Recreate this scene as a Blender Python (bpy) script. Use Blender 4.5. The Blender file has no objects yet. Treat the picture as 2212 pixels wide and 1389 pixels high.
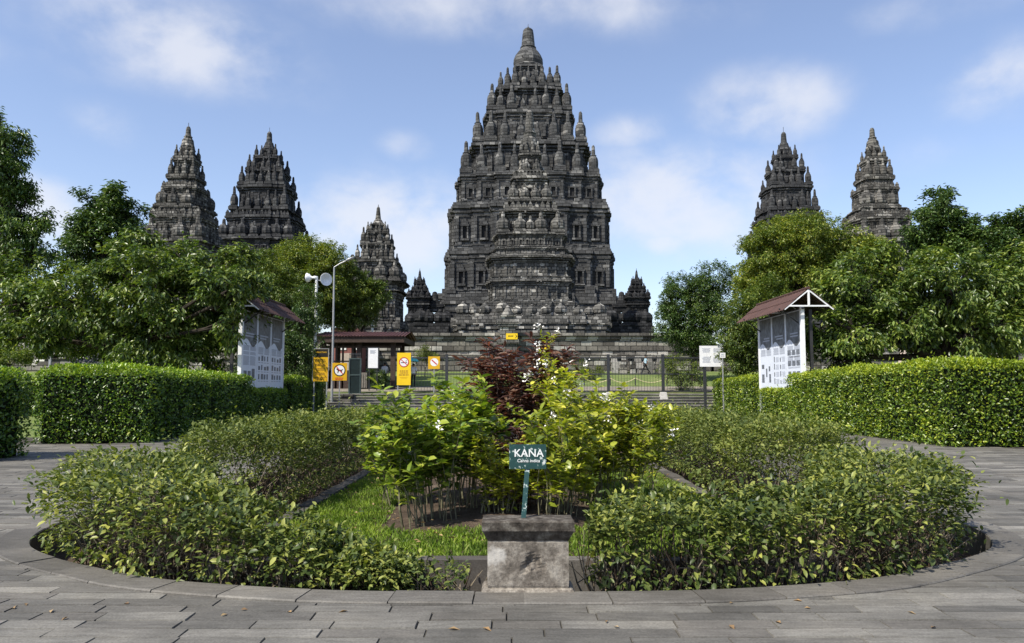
import bpy, math, random
import numpy as np
from mathutils import Vector, Matrix

sc = bpy.context.scene
COL = sc.collection
R = math.radians
rng = np.random.default_rng(11)
random.seed(11)

# ------------------------------------------------------------------ camera
F, CX, CY, PITCH, EYE = 1660.0, 1106.0, 694.5, R(4.9), 1.5
cam_d = bpy.data.cameras.new("camera")
cam = bpy.data.objects.new("camera", cam_d)
COL.objects.link(cam)
cam.location = (0, 0, EYE)
cam.rotation_euler = (R(90) + PITCH, 0, 0)
cam_d.sensor_width = 36.0
cam_d.lens = F / 2212.0 * 36.0
cam_d.clip_end = 3000
sc.camera = cam

# ------------------------------------------------------------------ light
SUN_AZ = (-0.77, -0.638)          # horizontal direction towards the sun (left, a little behind the camera)
SUN_EL = R(51)
world = bpy.data.worlds.new("World")
sc.world = world
world.use_nodes = True
sd = bpy.data.lights.new("sun", 'SUN')
sun = bpy.data.objects.new("sun", sd)
COL.objects.link(sun)
sd.energy = 4.1
sd.angle = R(0.5)
sd.color = (1.0, 0.93, 0.81)
sdir = Vector((SUN_AZ[0] * math.cos(SUN_EL), SUN_AZ[1] * math.cos(SUN_EL), math.sin(SUN_EL))).normalized()
sun.rotation_euler = sdir.to_track_quat('Z', 'Y').to_euler()
sun.location = sdir * 60
sc.view_settings.view_transform = 'Standard'
sc.view_settings.look = 'None'
sc.view_settings.gamma = 1
sc.view_settings.use_curve_mapping = False
sc.view_settings.exposure = 0.80
sc.cycles.max_bounces = 6
sc.cycles.diffuse_bounces = 3
sc.cycles.glossy_bounces = 2
sc.cycles.transmission_bounces = 4


# ------------------------------------------------------------------ photo pixels to points in the place
def ray(px, py):
    x = (px - CX) / F
    u = -(py - CY) / F
    return x, math.cos(PITCH) - math.sin(PITCH) * u, math.sin(PITCH) + math.cos(PITCH) * u


def at(px, py, Y):
    a = ray(px, py)
    t = Y / a[1]
    return Vector((a[0] * t, Y, EYE + a[2] * t))


def mpp(py, Y):
    return Y / ray(CX, py)[1] / F


def gnd(px, py, z=0.0):
    a = ray(px, py)
    t = (z - EYE) / a[2]
    return Vector((a[0] * t, a[1] * t, z))


def terrain(x, y):
    if y < 46.6:
        return 0.0
    if y < 66:
        return 1.10 + (y - 46.6) / 19.4 * 1.75
    return 2.85


# ------------------------------------------------------------------ sky
def make_world():
    nt = world.node_tree
    nt.nodes.clear()
    N, L = nt.nodes.new, nt.links.new
    out = N("ShaderNodeOutputWorld")
    bg = N("ShaderNodeBackground")
    sky = N("ShaderNodeTexSky")
    sky.sky_type = 'NISHITA'
    sky.sun_disc = False
    sky.sun_elevation = SUN_EL
    sky.sun_rotation = math.atan2(SUN_AZ[0], SUN_AZ[1])
    sky.air_density = 1.0
    sky.dust_density = 0.7
    sky.ozone_density = 1.6
    tc = N("ShaderNodeTexCoord")
    bg.inputs[1].default_value = 0.124

    def math_(op, a, b=None, clamp=False):
        m = N("ShaderNodeMath")
        m.operation = op
        m.use_clamp = clamp
        for i, v in enumerate((a, b)):
            if v is None:
                continue
            if isinstance(v, (int, float)):
                m.inputs[i].default_value = v
            else:
                L(v, m.inputs[i])
        return m.outputs[0]

    # soft cloud banks standing in fixed directions, broken up by noise
    blobs = [(390, 90, 330, 130, .85), (560, 150, 190, 110, .6), (1150, 10, 760, 95, .55), (880, 320, 80, 50, .5),
             (850, 480, 300, 140, 1.05), (680, 520, 240, 100, .75), (90, 455, 150, 100, .85), (225, 280, 110, 80, .4),
             (1650, 230, 210, 110, .75), (1370, 285, 140, 55, .55), (1460, 430, 340, 170, .85), (1150, 570, 700, 110, .16),
             (1435, 525, 95, 45, .7), (2150, 170, 150, 110, .75), (1330, 450, 120, 110, .5),
             (60, 130, 180, 60, .3), (1980, 330, 200, 60, .25), (2000, 20, 300, 60, .3)]
    acc = None
    for (px, py, rx, ry, s) in blobs:
        d = Vector(ray(px, py)).normalized()
        k = d.y
        sub = N("ShaderNodeVectorMath")
        sub.operation = 'SUBTRACT'
        L(tc.outputs['Generated'], sub.inputs[0])
        sub.inputs[1].default_value = d
        mul = N("ShaderNodeVectorMath")
        mul.operation = 'MULTIPLY'
        L(sub.outputs[0], mul.inputs[0])
        mul.inputs[1].default_value = (F / rx / k, F / max(rx, ry) / 3, F / ry / k)
        ln = N("ShaderNodeVectorMath")
        ln.operation = 'LENGTH'
        L(mul.outputs[0], ln.inputs[0])
        mr = N("ShaderNodeMapRange")
        mr.interpolation_type = 'SMOOTHSTEP'
        L(ln.outputs['Value'], mr.inputs[0])
        mr.inputs[1].default_value = 1.25
        mr.inputs[2].default_value = 0.0
        mr.inputs[3].default_value = 0.0
        mr.inputs[4].default_value = s
        acc = mr.outputs[0] if acc is None else math_('MAXIMUM', acc, mr.outputs[0])
    mp = N("ShaderNodeMapping")
    L(tc.outputs['Generated'], mp.inputs[0])
    mp.inputs['Scale'].default_value = (1.0, 1.0, 1.35)
    n1 = N("ShaderNodeTexNoise")
    n1.inputs['Scale'].default_value = 9.0
    n1.inputs['Detail'].default_value = 9.0
    n1.inputs['Roughness'].default_value = 0.55
    n1.inputs['Distortion'].default_value = 0.124
    L(mp.outputs[0], n1.inputs['Vector'])
    fac = math_('MULTIPLY', math_('SUBTRACT', n1.outputs[0], 0.5), 3.0)
    den = math_('ADD', math_('MULTIPLY', acc, 1.15), math_('MULTIPLY', fac, math_('ADD', math_('MULTIPLY', acc, 1.1), 0.14)))
    dm = N("ShaderNodeMapRange")
    dm.interpolation_type = 'SMOOTHSTEP'
    L(den, dm.inputs[0])
    dm.inputs[1].default_value = 0.05
    dm.inputs[2].default_value = 1.15
    dm.inputs[3].default_value = 0.06
    dm.inputs[4].default_value = 0.72
    mix = N("ShaderNodeMix")
    mix.data_type = 'RGBA'
    L(dm.outputs[0], mix.inputs[0])
    hsv = N("ShaderNodeMix")
    hsv.data_type = 'RGBA'
    hsv.blend_type = 'MULTIPLY'
    hsv.inputs[0].default_value = 1.0
    L(sky.outputs[0], hsv.inputs[6])
    hsv.inputs[7].default_value = SKY_TINT
    L(hsv.outputs[2], mix.inputs[6])
    mix.inputs[7].default_value = (4.2, 4.25, 4.5, 1)
    L(mix.outputs[2], bg.inputs[0])
    L(bg.outputs[0], out.inputs[0])


SKY_TINT = (.93, .88, .92, 1)
make_world()


# ------------------------------------------------------------------ tags
def tag(o, label=None, cat=None, group=None, kind=None):
    if label:
        o["label"] = label
    if cat:
        o["category"] = cat
    if group:
        o["group"] = group
    if kind:
        o["kind"] = kind
    return o


def empty(name, loc, label=None, cat=None, group=None):
    o = bpy.data.objects.new(name, None)
    o.empty_display_size = 0.2
    COL.objects.link(o)
    o.location = loc
    return tag(o, label, cat, group)


def link_mesh(name, me, mats, parent=None, smooth=False, loc=None):
    for m in (mats if isinstance(mats, (list, tuple)) else [mats]):
        me.materials.append(m)
    if smooth:
        me.polygons.foreach_set("use_smooth", np.ones(len(me.polygons), dtype=bool))
    o = bpy.data.objects.new(name, me)
    COL.objects.link(o)
    if parent is not None:
        o.parent = parent
    if loc is not None:
        o.location = loc
    return o


# ------------------------------------------------------------------ mesh collector
class MB:
    def __init__(self, o=(0, 0, 0)):
        self.v, self.f, self.m = [], [], []
        self.o = Vector(o)
        self.mat = 0

    def add(self, vs, fs):
        b = len(self.v)
        self.v += [(x - self.o.x, y - self.o.y, z - self.o.z) for (x, y, z) in vs]
        self.f += [tuple(i + b for i in q) for q in fs]
        self.m += [self.mat] * len(fs)

    def box(self, x0, x1, y0, y1, z0, z1):
        self.add([(x0, y0, z0), (x1, y0, z0), (x1, y1, z0), (x0, y1, z0), (x0, y0, z1), (x1, y0, z1), (x1, y1, z1), (x0, y1, z1)],
                 [(0, 3, 2, 1), (4, 5, 6, 7), (0, 1, 5, 4), (1, 2, 6, 5), (2, 3, 7, 6), (3, 0, 4, 7)])

    def obox(self, c, ux, uy, uz, hx, hy, hz):
        c, ux, uy, uz = Vector(c), Vector(ux) * hx, Vector(uy) * hy, Vector(uz) * hz
        vs = [c + ux * a + uy * b + uz * d for d in (-1, 1) for (a, b) in ((-1, -1), (1, -1), (1, 1), (-1, 1))]
        self.add([tuple(v) for v in vs],
                 [(0, 3, 2, 1), (4, 5, 6, 7), (0, 1, 5, 4), (1, 2, 6, 5), (2, 3, 7, 6), (3, 0, 4, 7)])

    def bar(self, p, q, w, h=None):
        p, q = Vector(p), Vector(q)
        d = (q - p)
        L = d.length
        if L < 1e-6:
            return
        d /= L
        up = Vector((0, 0, 1)) if abs(d.z) < .95 else Vector((0, 1, 0))
        s = d.cross(up).normalized()
        u = s.cross(d)
        self.obox((p + q) / 2, s, u, d, w / 2, (h or w) / 2, L / 2)

    def tube(self, pts, radii, n=6, cap=True):
        pts = [Vector(p) for p in pts]
        rings = []
        for i, p in enumerate(pts):
            d = (pts[min(i + 1, len(pts) - 1)] - pts[max(i - 1, 0)])
            d = d.normalized() if d.length > 1e-9 else Vector((0, 0, 1))
            a = Vector((1, 0, 0)) if abs(d.x) < .8 else Vector((0, 1, 0))
            s = d.cross(a).normalized()
            u = d.cross(s)
            r = radii[i] if hasattr(radii, '__len__') else radii
            rings.append([tuple(p + (s * math.cos(2 * math.pi * k / n) + u * math.sin(2 * math.pi * k / n)) * r) for k in range(n)])
        vs = [v for r in rings for v in r]
        fs = []
        for i in range(len(rings) - 1):
            for k in range(n):
                a, b = i * n + k, i * n + (k + 1) % n
                fs.append((a, a + n, b + n, b))
        if cap:
            fs.append(tuple(range(n)))
            fs.append(tuple(reversed(range((len(rings) - 1) * n, len(rings) * n))))
        self.add(vs, fs)

    def lathe(self, c, prof, n=12, rib=0.0):
        vs, fs = [], []
        for (r, z) in prof:
            for k in range(n):
                rr = r * (1 - rib * (k % 2))
                a = 2 * math.pi * k / n
                vs.append((c[0] + rr * math.cos(a), c[1] + rr * math.sin(a), c[2] + z))
        for i in range(len(prof) - 1):
            for k in range(n):
                a, b = i * n + k, i * n + (k + 1) % n
                fs.append((a, b, b + n, a + n))
        fs.append(tuple(range((len(prof) - 1) * n, len(prof) * n)))
        fs.append(tuple(reversed(range(n))))
        self.add(vs, fs)

    def loft(self, rings):
        n = len(rings[0])
        vs = [v for r in rings for v in r]
        fs = []
        for i in range(len(rings) - 1):
            for k in range(n):
                a, b = i * n + k, i * n + (k + 1) % n
                fs.append((a, b, b + n, a + n))
        fs.append(tuple(range((len(rings) - 1) * n, len(rings) * n)))
        self.add(vs, fs)

    def mesh(self, name):
        me = bpy.data.meshes.new(name)
        me.from_pydata(self.v, [], self.f)
        if any(self.m):
            me.polygons.foreach_set("material_index", np.array(self.m, dtype=np.int32))
        me.update()
        return me

    def build(self, name, mats, parent=None, smooth=False):
        loc = None
        if parent is None:
            loc = self.o
        o = link_mesh(name, self.mesh(name), mats, parent, smooth, loc)
        return o


# ------------------------------------------------------------------ leaves by numpy
T_HI = np.array([(0, 0, 0), (.28, -.42, .05), (.30, 0, -.03), (.28, .42, .05), (.66, -.40, .0), (.68, 0, -.08), (.66, .40, .0), (1, 0, -.20)])
F_HI = [(0, 2, 1), (0, 3, 2), (1, 2, 5, 4), (2, 3, 6, 5), (4, 5, 7), (5, 6, 7)]
T_LO = np.array([(0, 0, 0), (.48, -.5, .10), (.48, .5, .10), (1, 0, -.12)])
F_LO = [(0, 3, 1), (0, 2, 3)]


def unit(a):
    return a / np.maximum(np.linalg.norm(a, axis=1, keepdims=True), 1e-9)


def leaves_arrays(P, D, Nn, Ln, Wd, hi):
    T, FS = (T_HI, F_HI) if hi else (T_LO, F_LO)
    D = unit(D)
    S = unit(np.cross(D, Nn))
    Nn = np.cross(S, D)
    V = (P[:, None, :] + D[:, None, :] * (T[None, :, 0:1] * Ln[:, None, None])
         + S[:, None, :] * (T[None, :, 1:2] * Wd[:, None, None])
         + Nn[:, None, :] * (T[None, :, 2:3] * Ln[:, None, None]))
    return V.reshape(-1, 3), len(T), FS


def leaves_mesh(name, P, D, Nn, Ln, Wd, hi=False, matidx=None):
    V, nv, FS = leaves_arrays(P, D, Nn, Ln, Wd, hi)
    n = len(P)
    loop = np.concatenate([np.array(f) for f in FS])
    tot = np.array([len(f) for f in FS])
    loops = (np.arange(n)[:, None] * nv + loop[None, :]).ravel().astype(np.int32)
    tots = np.tile(tot, n)
    starts = np.concatenate([[0], np.cumsum(tots)[:-1]]).astype(np.int32)
    me = bpy.data.meshes.new(name)
    me.vertices.add(len(V))
    me.vertices.foreach_set("co", V.astype(np.float32).ravel())
    me.loops.add(len(loops))
    me.loops.foreach_set("vertex_index", loops)
    me.polygons.add(len(starts))
    me.polygons.foreach_set("loop_start", starts)
    if matidx is not None:
        me.polygons.foreach_set("material_index", np.repeat(matidx, len(FS)).astype(np.int32))
    me.update(calc_edges=True)
    return me


def wob(P, s, seed=0.0):
    """cheap smooth noise in -1..1"""
    x, y, z = P[:, 0] * s + seed, P[:, 1] * s + seed * 1.7, P[:, 2] * s + seed * 2.3
    return (np.sin(x * 1.7 + np.sin(y * 1.3 + 1.1)) + np.sin(y * 2.1 + np.sin(z * 1.9 + .3)) + np.sin(z * 2.3 + np.sin(x * 1.1 + 2.2))
            + .6 * np.sin(x * 4.3 + y * 3.1) + .6 * np.sin(y * 4.7 - z * 3.9)) / 4.2


def rdir(n):
    return unit(rng.normal(size=(n, 3)))


# ------------------------------------------------------------------ materials
def nodes(name):
    m = bpy.data.materials.new(name)
    m.use_nodes = True
    nt = m.node_tree
    nt.nodes.clear()
    out = nt.nodes.new("ShaderNodeOutputMaterial")
    return m, nt, nt.nodes.new, nt.links.new, out


def principled(N, rough=.6, spec=.5, metal=0.0):
    b = N("ShaderNodeBsdfPrincipled")
    b.inputs['Roughness'].default_value = rough
    b.inputs['Specular IOR Level'].default_value = spec
    b.inputs['Metallic'].default_value = metal
    return b


def ramp(N, stops, interp='LINEAR'):
    r = N("ShaderNodeValToRGB")
    cr = r.color_ramp
    cr.interpolation = interp
    while len(cr.elements) < len(stops):
        cr.elements.new(0.5)
    for e, (p, c) in zip(cr.elements, stops):
        e.position = p
        e.color = (*c, 1) if len(c) == 3 else c
    return r


def noise(N, L, vec, scale, detail=4, rough=.55):
    n = N("ShaderNodeTexNoise")
    n.inputs['Scale'].default_value = scale
    n.inputs['Detail'].default_value = detail
    n.inputs['Roughness'].default_value = rough
    L(vec, n.inputs['Vector'])
    return n.outputs[0]


def mixc(N, L, fac, a, b, blend='MIX'):
    m = N("ShaderNodeMix")
    m.data_type = 'RGBA'
    m.blend_type = blend
    for s, v in ((0, fac), (6, a), (7, b)):
        if isinstance(v, (int, float)):
            m.inputs[s].default_value = v
        elif isinstance(v, tuple):
            m.inputs[s].default_value = (*v, 1) if len(v) == 3 else v
        else:
            L(v, m.inputs[s])
    return m.outputs[2]


def mul(N, L, a, b):
    m = N("ShaderNodeMath")
    m.operation = 'MULTIPLY'
    for i, v in enumerate((a, b)):
        if isinstance(v, (int, float)):
            m.inputs[i].default_value = v
        else:
            L(v, m.inputs[i])
    return m.outputs[0]


def bump(N, L, b, h, strength=.3, dist=.02):
    bp = N("ShaderNodeBump")
    bp.inputs['Strength'].default_value = strength
    bp.inputs['Distance'].default_value = dist
    L(h, bp.inputs['Height'])
    L(bp.outputs[0], b.inputs['Normal'])


def plain(name, col, rough=.6, spec=.4, metal=0.0, var=.18, scale=6.0, bmp=.0):
    """a plain surface with a little wear in it"""
    m, nt, N, L, out = nodes(name)
    b = principled(N, rough, spec, metal)
    g = N("ShaderNodeNewGeometry")
    n = noise(N, L, g.outputs['Position'], scale, 5)
    c = ramp(N, [(.3, tuple(x * (1 - var) for x in col)), (.7, tuple(min(1, x * (1 + var)) for x in col))])
    L(n, c.inputs[0])
    L(c.outputs[0], b.inputs['Base Color'])
    if bmp:
        bump(N, L, b, n, bmp, .02)
    L(b.outputs[0], out.inputs[0])
    return m


def leafmat(name, cols, rough=.38, trans=.30, tint=(1.25, 1.35, .5), spec=.5, patch=1.3, patchcol=None):
    m, nt, N, L, out = nodes(name)
    g = N("ShaderNodeNewGeometry")
    r = ramp(N, [(i / max(1, len(cols) - 1), c) for i, c in enumerate(cols)])
    L(g.outputs['Random Per Island'], r.inputs[0])
    n = noise(N, L, g.outputs['Position'], patch, 2)
    br = ramp(N, [(.32, (.64, .70, .66)), (.5, (1, 1, 1)), (.68, (1.38, 1.30, 1.10))])
    L(n, br.inputs[0])
    col = mixc(N, L, 1.0, r.outputs[0], br.outputs[0], 'MULTIPLY')
    b = principled(N, rough, spec)
    L(col, b.inputs['Base Color'])
    t = N("ShaderNodeBsdfTranslucent")
    tcol = mixc(N, L, 1.0, col, tint, 'MULTIPLY')
    L(tcol, t.inputs[0])
    ms = N("ShaderNodeMixShader")
    ms.inputs[0].default_value = trans
    L(b.outputs[0], ms.inputs[1])
    L(t.outputs[0], ms.inputs[2])
    L(ms.outputs[0], out.inputs[0])
    return m


def stone(name, bw=.9, bh=.42, dark=(.030, .031, .032), mid=(.085, .086, .085), light=(.24, .235, .22), lightfrac=.90, warm=0.0, rough=.9):
    """weathered andesite blocks: every block its own grey, a few pale replacements, black and pale stains"""
    m, nt, N, L, out = nodes(name)
    g = N("ShaderNodeNewGeometry")
    sp = N("ShaderNodeSeparateXYZ")
    L(g.outputs['Position'], sp.inputs[0])
    ad = N("ShaderNodeMath")
    ad.operation = 'ADD'
    L(sp.outputs[0], ad.inputs[0])
    L(sp.outputs[1], ad.inputs[1])
    cb = N("ShaderNodeCombineXYZ")
    L(ad.outputs[0], cb.inputs[0])
    L(sp.outputs[2], cb.inputs[1])
    br = N("ShaderNodeTexBrick")
    br.inputs['Color1'].default_value = (0, 0, 0, 1)
    br.inputs['Color2'].default_value = (1, 1, 1, 1)
    br.inputs['Mortar'].default_value = (0.0, 0.0, 0.0, 1)
    br.inputs['Scale'].default_value = 1.0
    br.inputs['Mortar Size'].default_value = .028
    br.inputs['Mortar Smooth'].default_value = .3
    br.inputs['Brick Width'].default_value = bw
    br.inputs['Row Height'].default_value = bh
    L(cb.outputs[0], br.inputs['Vector'])
    midb = tuple(a * .5 + b * .5 for a, b in zip(dark, mid))
    r = ramp(N, [(0.0, dark), (.45, midb), (lightfrac - .12, mid), (lightfrac, tuple(x * 1.25 for x in mid)), (min(.995, lightfrac + .05), light)])
    L(br.outputs['Color'], r.inputs[0])
    st = noise(N, L, g.outputs['Position'], .55, 6, .6)
    sr = ramp(N, [(.36, (.72, .73, .74)), (.52, (1, 1, 1)), (.68, (1.32, 1.31, 1.27))])
    L(st, sr.inputs[0])
    c1 = mixc(N, L, 1.0, r.outputs[0], sr.outputs[0], 'MULTIPLY')
    fn = noise(N, L, g.outputs['Position'], 5.0, 5, .65)
    fr = ramp(N, [(.3, (.70, .70, .71)), (.7, (1.28, 1.27, 1.24))])
    L(fn, fr.inputs[0])
    c2 = mixc(N, L, 1.0, c1, fr.outputs[0], 'MULTIPLY')
    c3 = mixc(N, L, mul(N, L, br.outputs['Fac'], .8), c2, (.012, .012, .012))
    b = principled(N, rough, .2)
    L(c3, b.inputs['Base Color'])
    hh = mixc(N, L, .55, fn, br.outputs['Color'])
    h2 = mixc(N, L, br.outputs['Fac'], hh, (0, 0, 0))
    bump(N, L, b, h2, .8, .10)
    L(b.outputs[0], out.inputs[0])
    return m


def slabs(name, cols, seedscale=2.0):
    """paving slabs: one grey per slab, speckle and scuffs"""
    m, nt, N, L, out = nodes(name)
    g = N("ShaderNodeNewGeometry")
    r = ramp(N, cols)
    L(g.outputs['Random Per Island'], r.inputs[0])
    n1 = noise(N, L, g.outputs['Position'], 1.1, 5)
    r1 = ramp(N, [(.30, (.66, .66, .65)), (.5, (1.0, 1.0, 1.0)), (.7, (1.22, 1.20, 1.16))])
    L(n1, r1.inputs[0])
    n2 = noise(N, L, g.outputs['Position'], 60, 4, .7)
    r2 = ramp(N, [(.3, (.72, .72, .72)), (.7, (1.3, 1.3, 1.3))])
    L(n2, r2.inputs[0])
    mp = N("ShaderNodeMapping")
    mp.inputs['Scale'].default_value = (3.0, 14.0, 3.0)
    L(g.outputs['Position'], mp.inputs[0])
    n3 = noise(N, L, mp.outputs[0], 1.6, 5, .6)
    r3 = ramp(N, [(.35, (.80, .79, .78)), (.65, (1.12, 1.12, 1.12))])
    L(n3, r3.inputs[0])
    c = mixc(N, L, 1.0, r.outputs[0], r1.outputs[0], 'MULTIPLY')
    c = mixc(N, L, 1.0, c, r2.outputs[0], 'MULTIPLY')
    c = mixc(N, L, 1.0, c, r3.outputs[0], 'MULTIPLY')
    b = principled(N, .72, .35)
    L(c, b.inputs['Base Color'])
    bump(N, L, b, n2, .35, .006)
    L(b.outputs[0], out.inputs[0])
    return m


def earth(name, cols, scale=1.5, bmp=.5, detail=8):
    m, nt, N, L, out = nodes(name)
    g = N("ShaderNodeNewGeometry")
    n = noise(N, L, g.outputs['Position'], scale, detail, .65)
    r = ramp(N, cols)
    L(n, r.inputs[0])
    n2 = noise(N, L, g.outputs['Position'], scale * 22, 4, .7)
    r2 = ramp(N, [(.3, (.6, .6, .6)), (.7, (1.4, 1.4, 1.4))])
    L(n2, r2.inputs[0])
    c = mixc(N, L, 1.0, r.outputs[0], r2.outputs[0], 'MULTIPLY')
    b = principled(N, .95, .15)
    L(c, b.inputs['Base Color'])
    bump(N, L, b, n2, bmp, .04)
    L(b.outputs[0], out.inputs[0])
    return m


def corrugated(name, a, b_, freq, axis='X'):
    m, nt, N, L, out = nodes(name)
    g = N("ShaderNodeNewGeometry")
    n = noise(N, L, g.outputs['Position'], 2.0, 6, .65)
    r = ramp(N, [(.3, a), (.7, b_)])
    L(n, r.inputs[0])
    b = principled(N, .7, .3)
    L(r.outputs[0], b.inputs['Base Color'])
    w = N("ShaderNodeTexWave")
    w.bands_direction = axis
    w.inputs['Scale'].default_value = freq
    L(g.outputs['Position'], w.inputs[0])
    bump(N, L, b, w.outputs[1], .6, .06)
    L(b.outputs[0], out.inputs[0])
    return m


def stained(name):
    """old render on the pedestal: pale plaster, dark moss running down, bare patches"""
    m, nt, N, L, out = nodes(name)
    g = N("ShaderNodeNewGeometry")
    n1 = noise(N, L, g.outputs['Position'], 7.0, 8, .68)
    r1 = ramp(N, [(.30, (.045, .040, .035)), (.45, (.15, .132, .112)), (.58, (.28, .255, .22)), (.72, (.37, .345, .305))])
    L(n1, r1.inputs[0])
    n2 = noise(N, L, g.outputs['Position'], 45, 5, .7)
    r2 = ramp(N, [(.3, (.55, .55, .55)), (.7, (1.3, 1.3, 1.28))])
    L(n2, r2.inputs[0])
    n3 = noise(N, L, g.outputs['Position'], 3.1, 4, .6)
    r3 = ramp(N, [(.60, (0, 0, 0)), (.67, (1, 1, 1))])
    L(n3, r3.inputs[0])
    c = mixc(N, L, 1.0, r1.outputs[0], r2.outputs[0], 'MULTIPLY')
    c = mixc(N, L, mul(N, L, r3.outputs[0], .75), c, (.52, .50, .46))
    b = principled(N, .92, .15)
    L(c, b.inputs['Base Color'])
    bump(N, L, b, n1, .8, .02)
    L(b.outputs[0], out.inputs[0])
    return m


def mossy(name):
    m, nt, N, L, out = nodes(name)
    g = N("ShaderNodeNewGeometry")
    n1 = noise(N, L, g.outputs['Position'], 14.0, 8, .7)
    r1 = ramp(N, [(.32, (.022, .019, .016)), (.52, (.075, .066, .056)), (.66, (.16, .15, .13)), (.80, (.33, .31, .28))])
    L(n1, r1.inputs[0])
    b = principled(N, .95, .1)
    L(r1.outputs[0], b.inputs['Base Color'])
    bump(N, L, b, n1, .9, .015)
    L(b.outputs[0], out.inputs[0])
    return m


def chipped(name):
    """dark green paint flaking to pale metal"""
    m, nt, N, L, out = nodes(name)
    g = N("ShaderNodeNewGeometry")
    n1 = noise(N, L, g.outputs['Position'], 26.0, 6, .65)
    r1 = ramp(N, [(.50, (.012, .050, .048)), (.600, (.02, .07, .065)), (.615, (.40, .46, .44)), (.72, (.6, .62, .6))])
    L(n1, r1.inputs[0])
    b = principled(N, .45, .45)
    L(r1.outputs[0], b.inputs['Base Color'])
    L(b.outputs[0], out.inputs[0])
    return m


M = {}
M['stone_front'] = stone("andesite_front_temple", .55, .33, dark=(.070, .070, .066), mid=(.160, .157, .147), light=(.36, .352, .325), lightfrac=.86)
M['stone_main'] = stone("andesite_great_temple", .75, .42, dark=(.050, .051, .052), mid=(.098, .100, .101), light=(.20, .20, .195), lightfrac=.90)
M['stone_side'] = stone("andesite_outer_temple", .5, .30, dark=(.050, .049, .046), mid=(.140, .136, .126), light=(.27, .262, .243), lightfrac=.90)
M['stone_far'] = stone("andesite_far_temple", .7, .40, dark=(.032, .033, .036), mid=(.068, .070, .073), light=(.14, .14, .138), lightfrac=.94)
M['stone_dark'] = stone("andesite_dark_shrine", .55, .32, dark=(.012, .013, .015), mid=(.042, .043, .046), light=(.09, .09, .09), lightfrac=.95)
M['stone_wall'] = stone("andesite_enclosure", .95, .42, dark=(.075, .070, .063), mid=(.215, .205, .183), light=(.37, .36, .33), lightfrac=.83)
M['stone_block'] = stone("loose_andesite", 3.1, 2.3, dark=(.10, .097, .09), mid=(.20, .195, .18), light=(.33, .32, .30), lightfrac=.8)
M['niche_shade'] = plain("niche_shade_plate", (.030, .030, .031), .95, .1)
M['pave'] = slabs("paving_slabs", [(0, (.080, .077, .069)), (.25, (.110, .106, .095)), (.45, (.118, .111, .098)), (.6, (.134, .129, .115)), (.92, (.155, .150, .134)), (.985, (.20, .192, .172))])
M['kerb'] = slabs("kerb_slabs", [(0, (.088, .083, .074)), (.5, (.122, .116, .104)), (1, (.152, .145, .130))])
M['edge'] = slabs("edging_slabs", [(0, (.06, .055, .050)), (.5, (.085, .078, .070)), (1, (.12, .112, .10))])
M['step'] = slabs("step_stone", [(0, (.13, .126, .116)), (.5, (.18, .174, .16)), (1, (.25, .242, .225))])
M['soil'] = earth("bed_soil", [(.3, (.055, .041, .030)), (.55, (.115, .086, .063)), (.75, (.21, .165, .125))], 3.0, .9)
M['lawn'] = earth("lawn", [(.3, (.085, .125, .035)), (.55, (.135, .175, .055)), (.75, (.20, .22, .09))], .5, .6)
M['ground'] = earth("garden_ground", [(.3, (.05, .075, .022)), (.55, (.09, .11, .04)), (.75, (.17, .15, .09))], .25, .5)
M['dirt'] = earth("bare_dirt", [(.3, (.15, .135, .11)), (.7, (.27, .245, .205))], 1.2, .4)
M['blade'] = leafmat("grass_blades", [(.13, .22, .025), (.20, .31, .04), (.29, .37, .075)], .5, .35, (1.1, 1.2, .5), .3, 2.5)
M['bed_leaf'] = leafmat("bed_shrub_leaf", [(.038, .060, .020), (.072, .104, .028), (.116, .152, .038), (.19, .22, .055), (.33, .35, .09)], .40, .26, spec=.28)
M['bed_leaf_fine'] = leafmat("bed_hedge_leaf", [(.056, .082, .024), (.100, .136, .036), (.155, .19, .048), (.23, .25, .075)], .55, .24, spec=.22)
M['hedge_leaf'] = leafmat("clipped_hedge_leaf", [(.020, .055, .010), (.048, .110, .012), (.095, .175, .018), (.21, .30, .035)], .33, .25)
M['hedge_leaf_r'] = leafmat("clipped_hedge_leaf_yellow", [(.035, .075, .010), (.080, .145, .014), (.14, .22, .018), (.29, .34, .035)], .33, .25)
M['young_leaf'] = leafmat('young_sunlit_hedge_shoots', [(.11, .21, .018), (.20, .31, .025), (.30, .38, .035)], .36, .32)  # new growth, lightened further so that the hedge tops look sunlit
M['young_sunlit_leaf_r'] = leafmat('young_sunlit_yellow_shoots', [(.17, .25, .018), (.28, .36, .025), (.38, .42, .04)], .36, .32)
M['green_leaf'] = leafmat("flowering_shrub_leaf", [(.075, .135, .018), (.14, .215, .026), (.23, .30, .04), (.38, .41, .06)], .36, .30)
M['lime_leaf'] = leafmat("lime_shrub_leaf", [(.12, .165, .018), (.23, .28, .028), (.36, .39, .04), (.50, .48, .08)], .36, .30)
M['red_leaf'] = leafmat("purple_shrub_leaf", [(.034, .018, .015), (.070, .034, .027), (.13, .075, .055), (.26, .18, .12)], .30, .18, (1.5, .6, .5))
M['mango_leaf'] = leafmat("broad_tree_leaf", [(.036, .070, .014), (.068, .118, .022), (.130, .188, .036), (.24, .285, .075)], .36, .26, spec=.55, patch=.5)
M['dark_leaf'] = leafmat("dark_tree_leaf", [(.028, .062, .018), (.046, .092, .024), (.074, .126, .030), (.12, .17, .045)], .34, .18, patch=.5)
M['tall_leaf'] = leafmat("tall_tree_leaf", [(.032, .070, .016), (.058, .112, .023), (.092, .155, .032), (.14, .20, .045)], .32, .2, patch=.5)
M['gold_leaf'] = leafmat("yellowing_tree_leaf", [(.055, .100, .015), (.105, .160, .022), (.18, .225, .032), (.29, .30, .045)], .42, .25, patch=.4)
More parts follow.
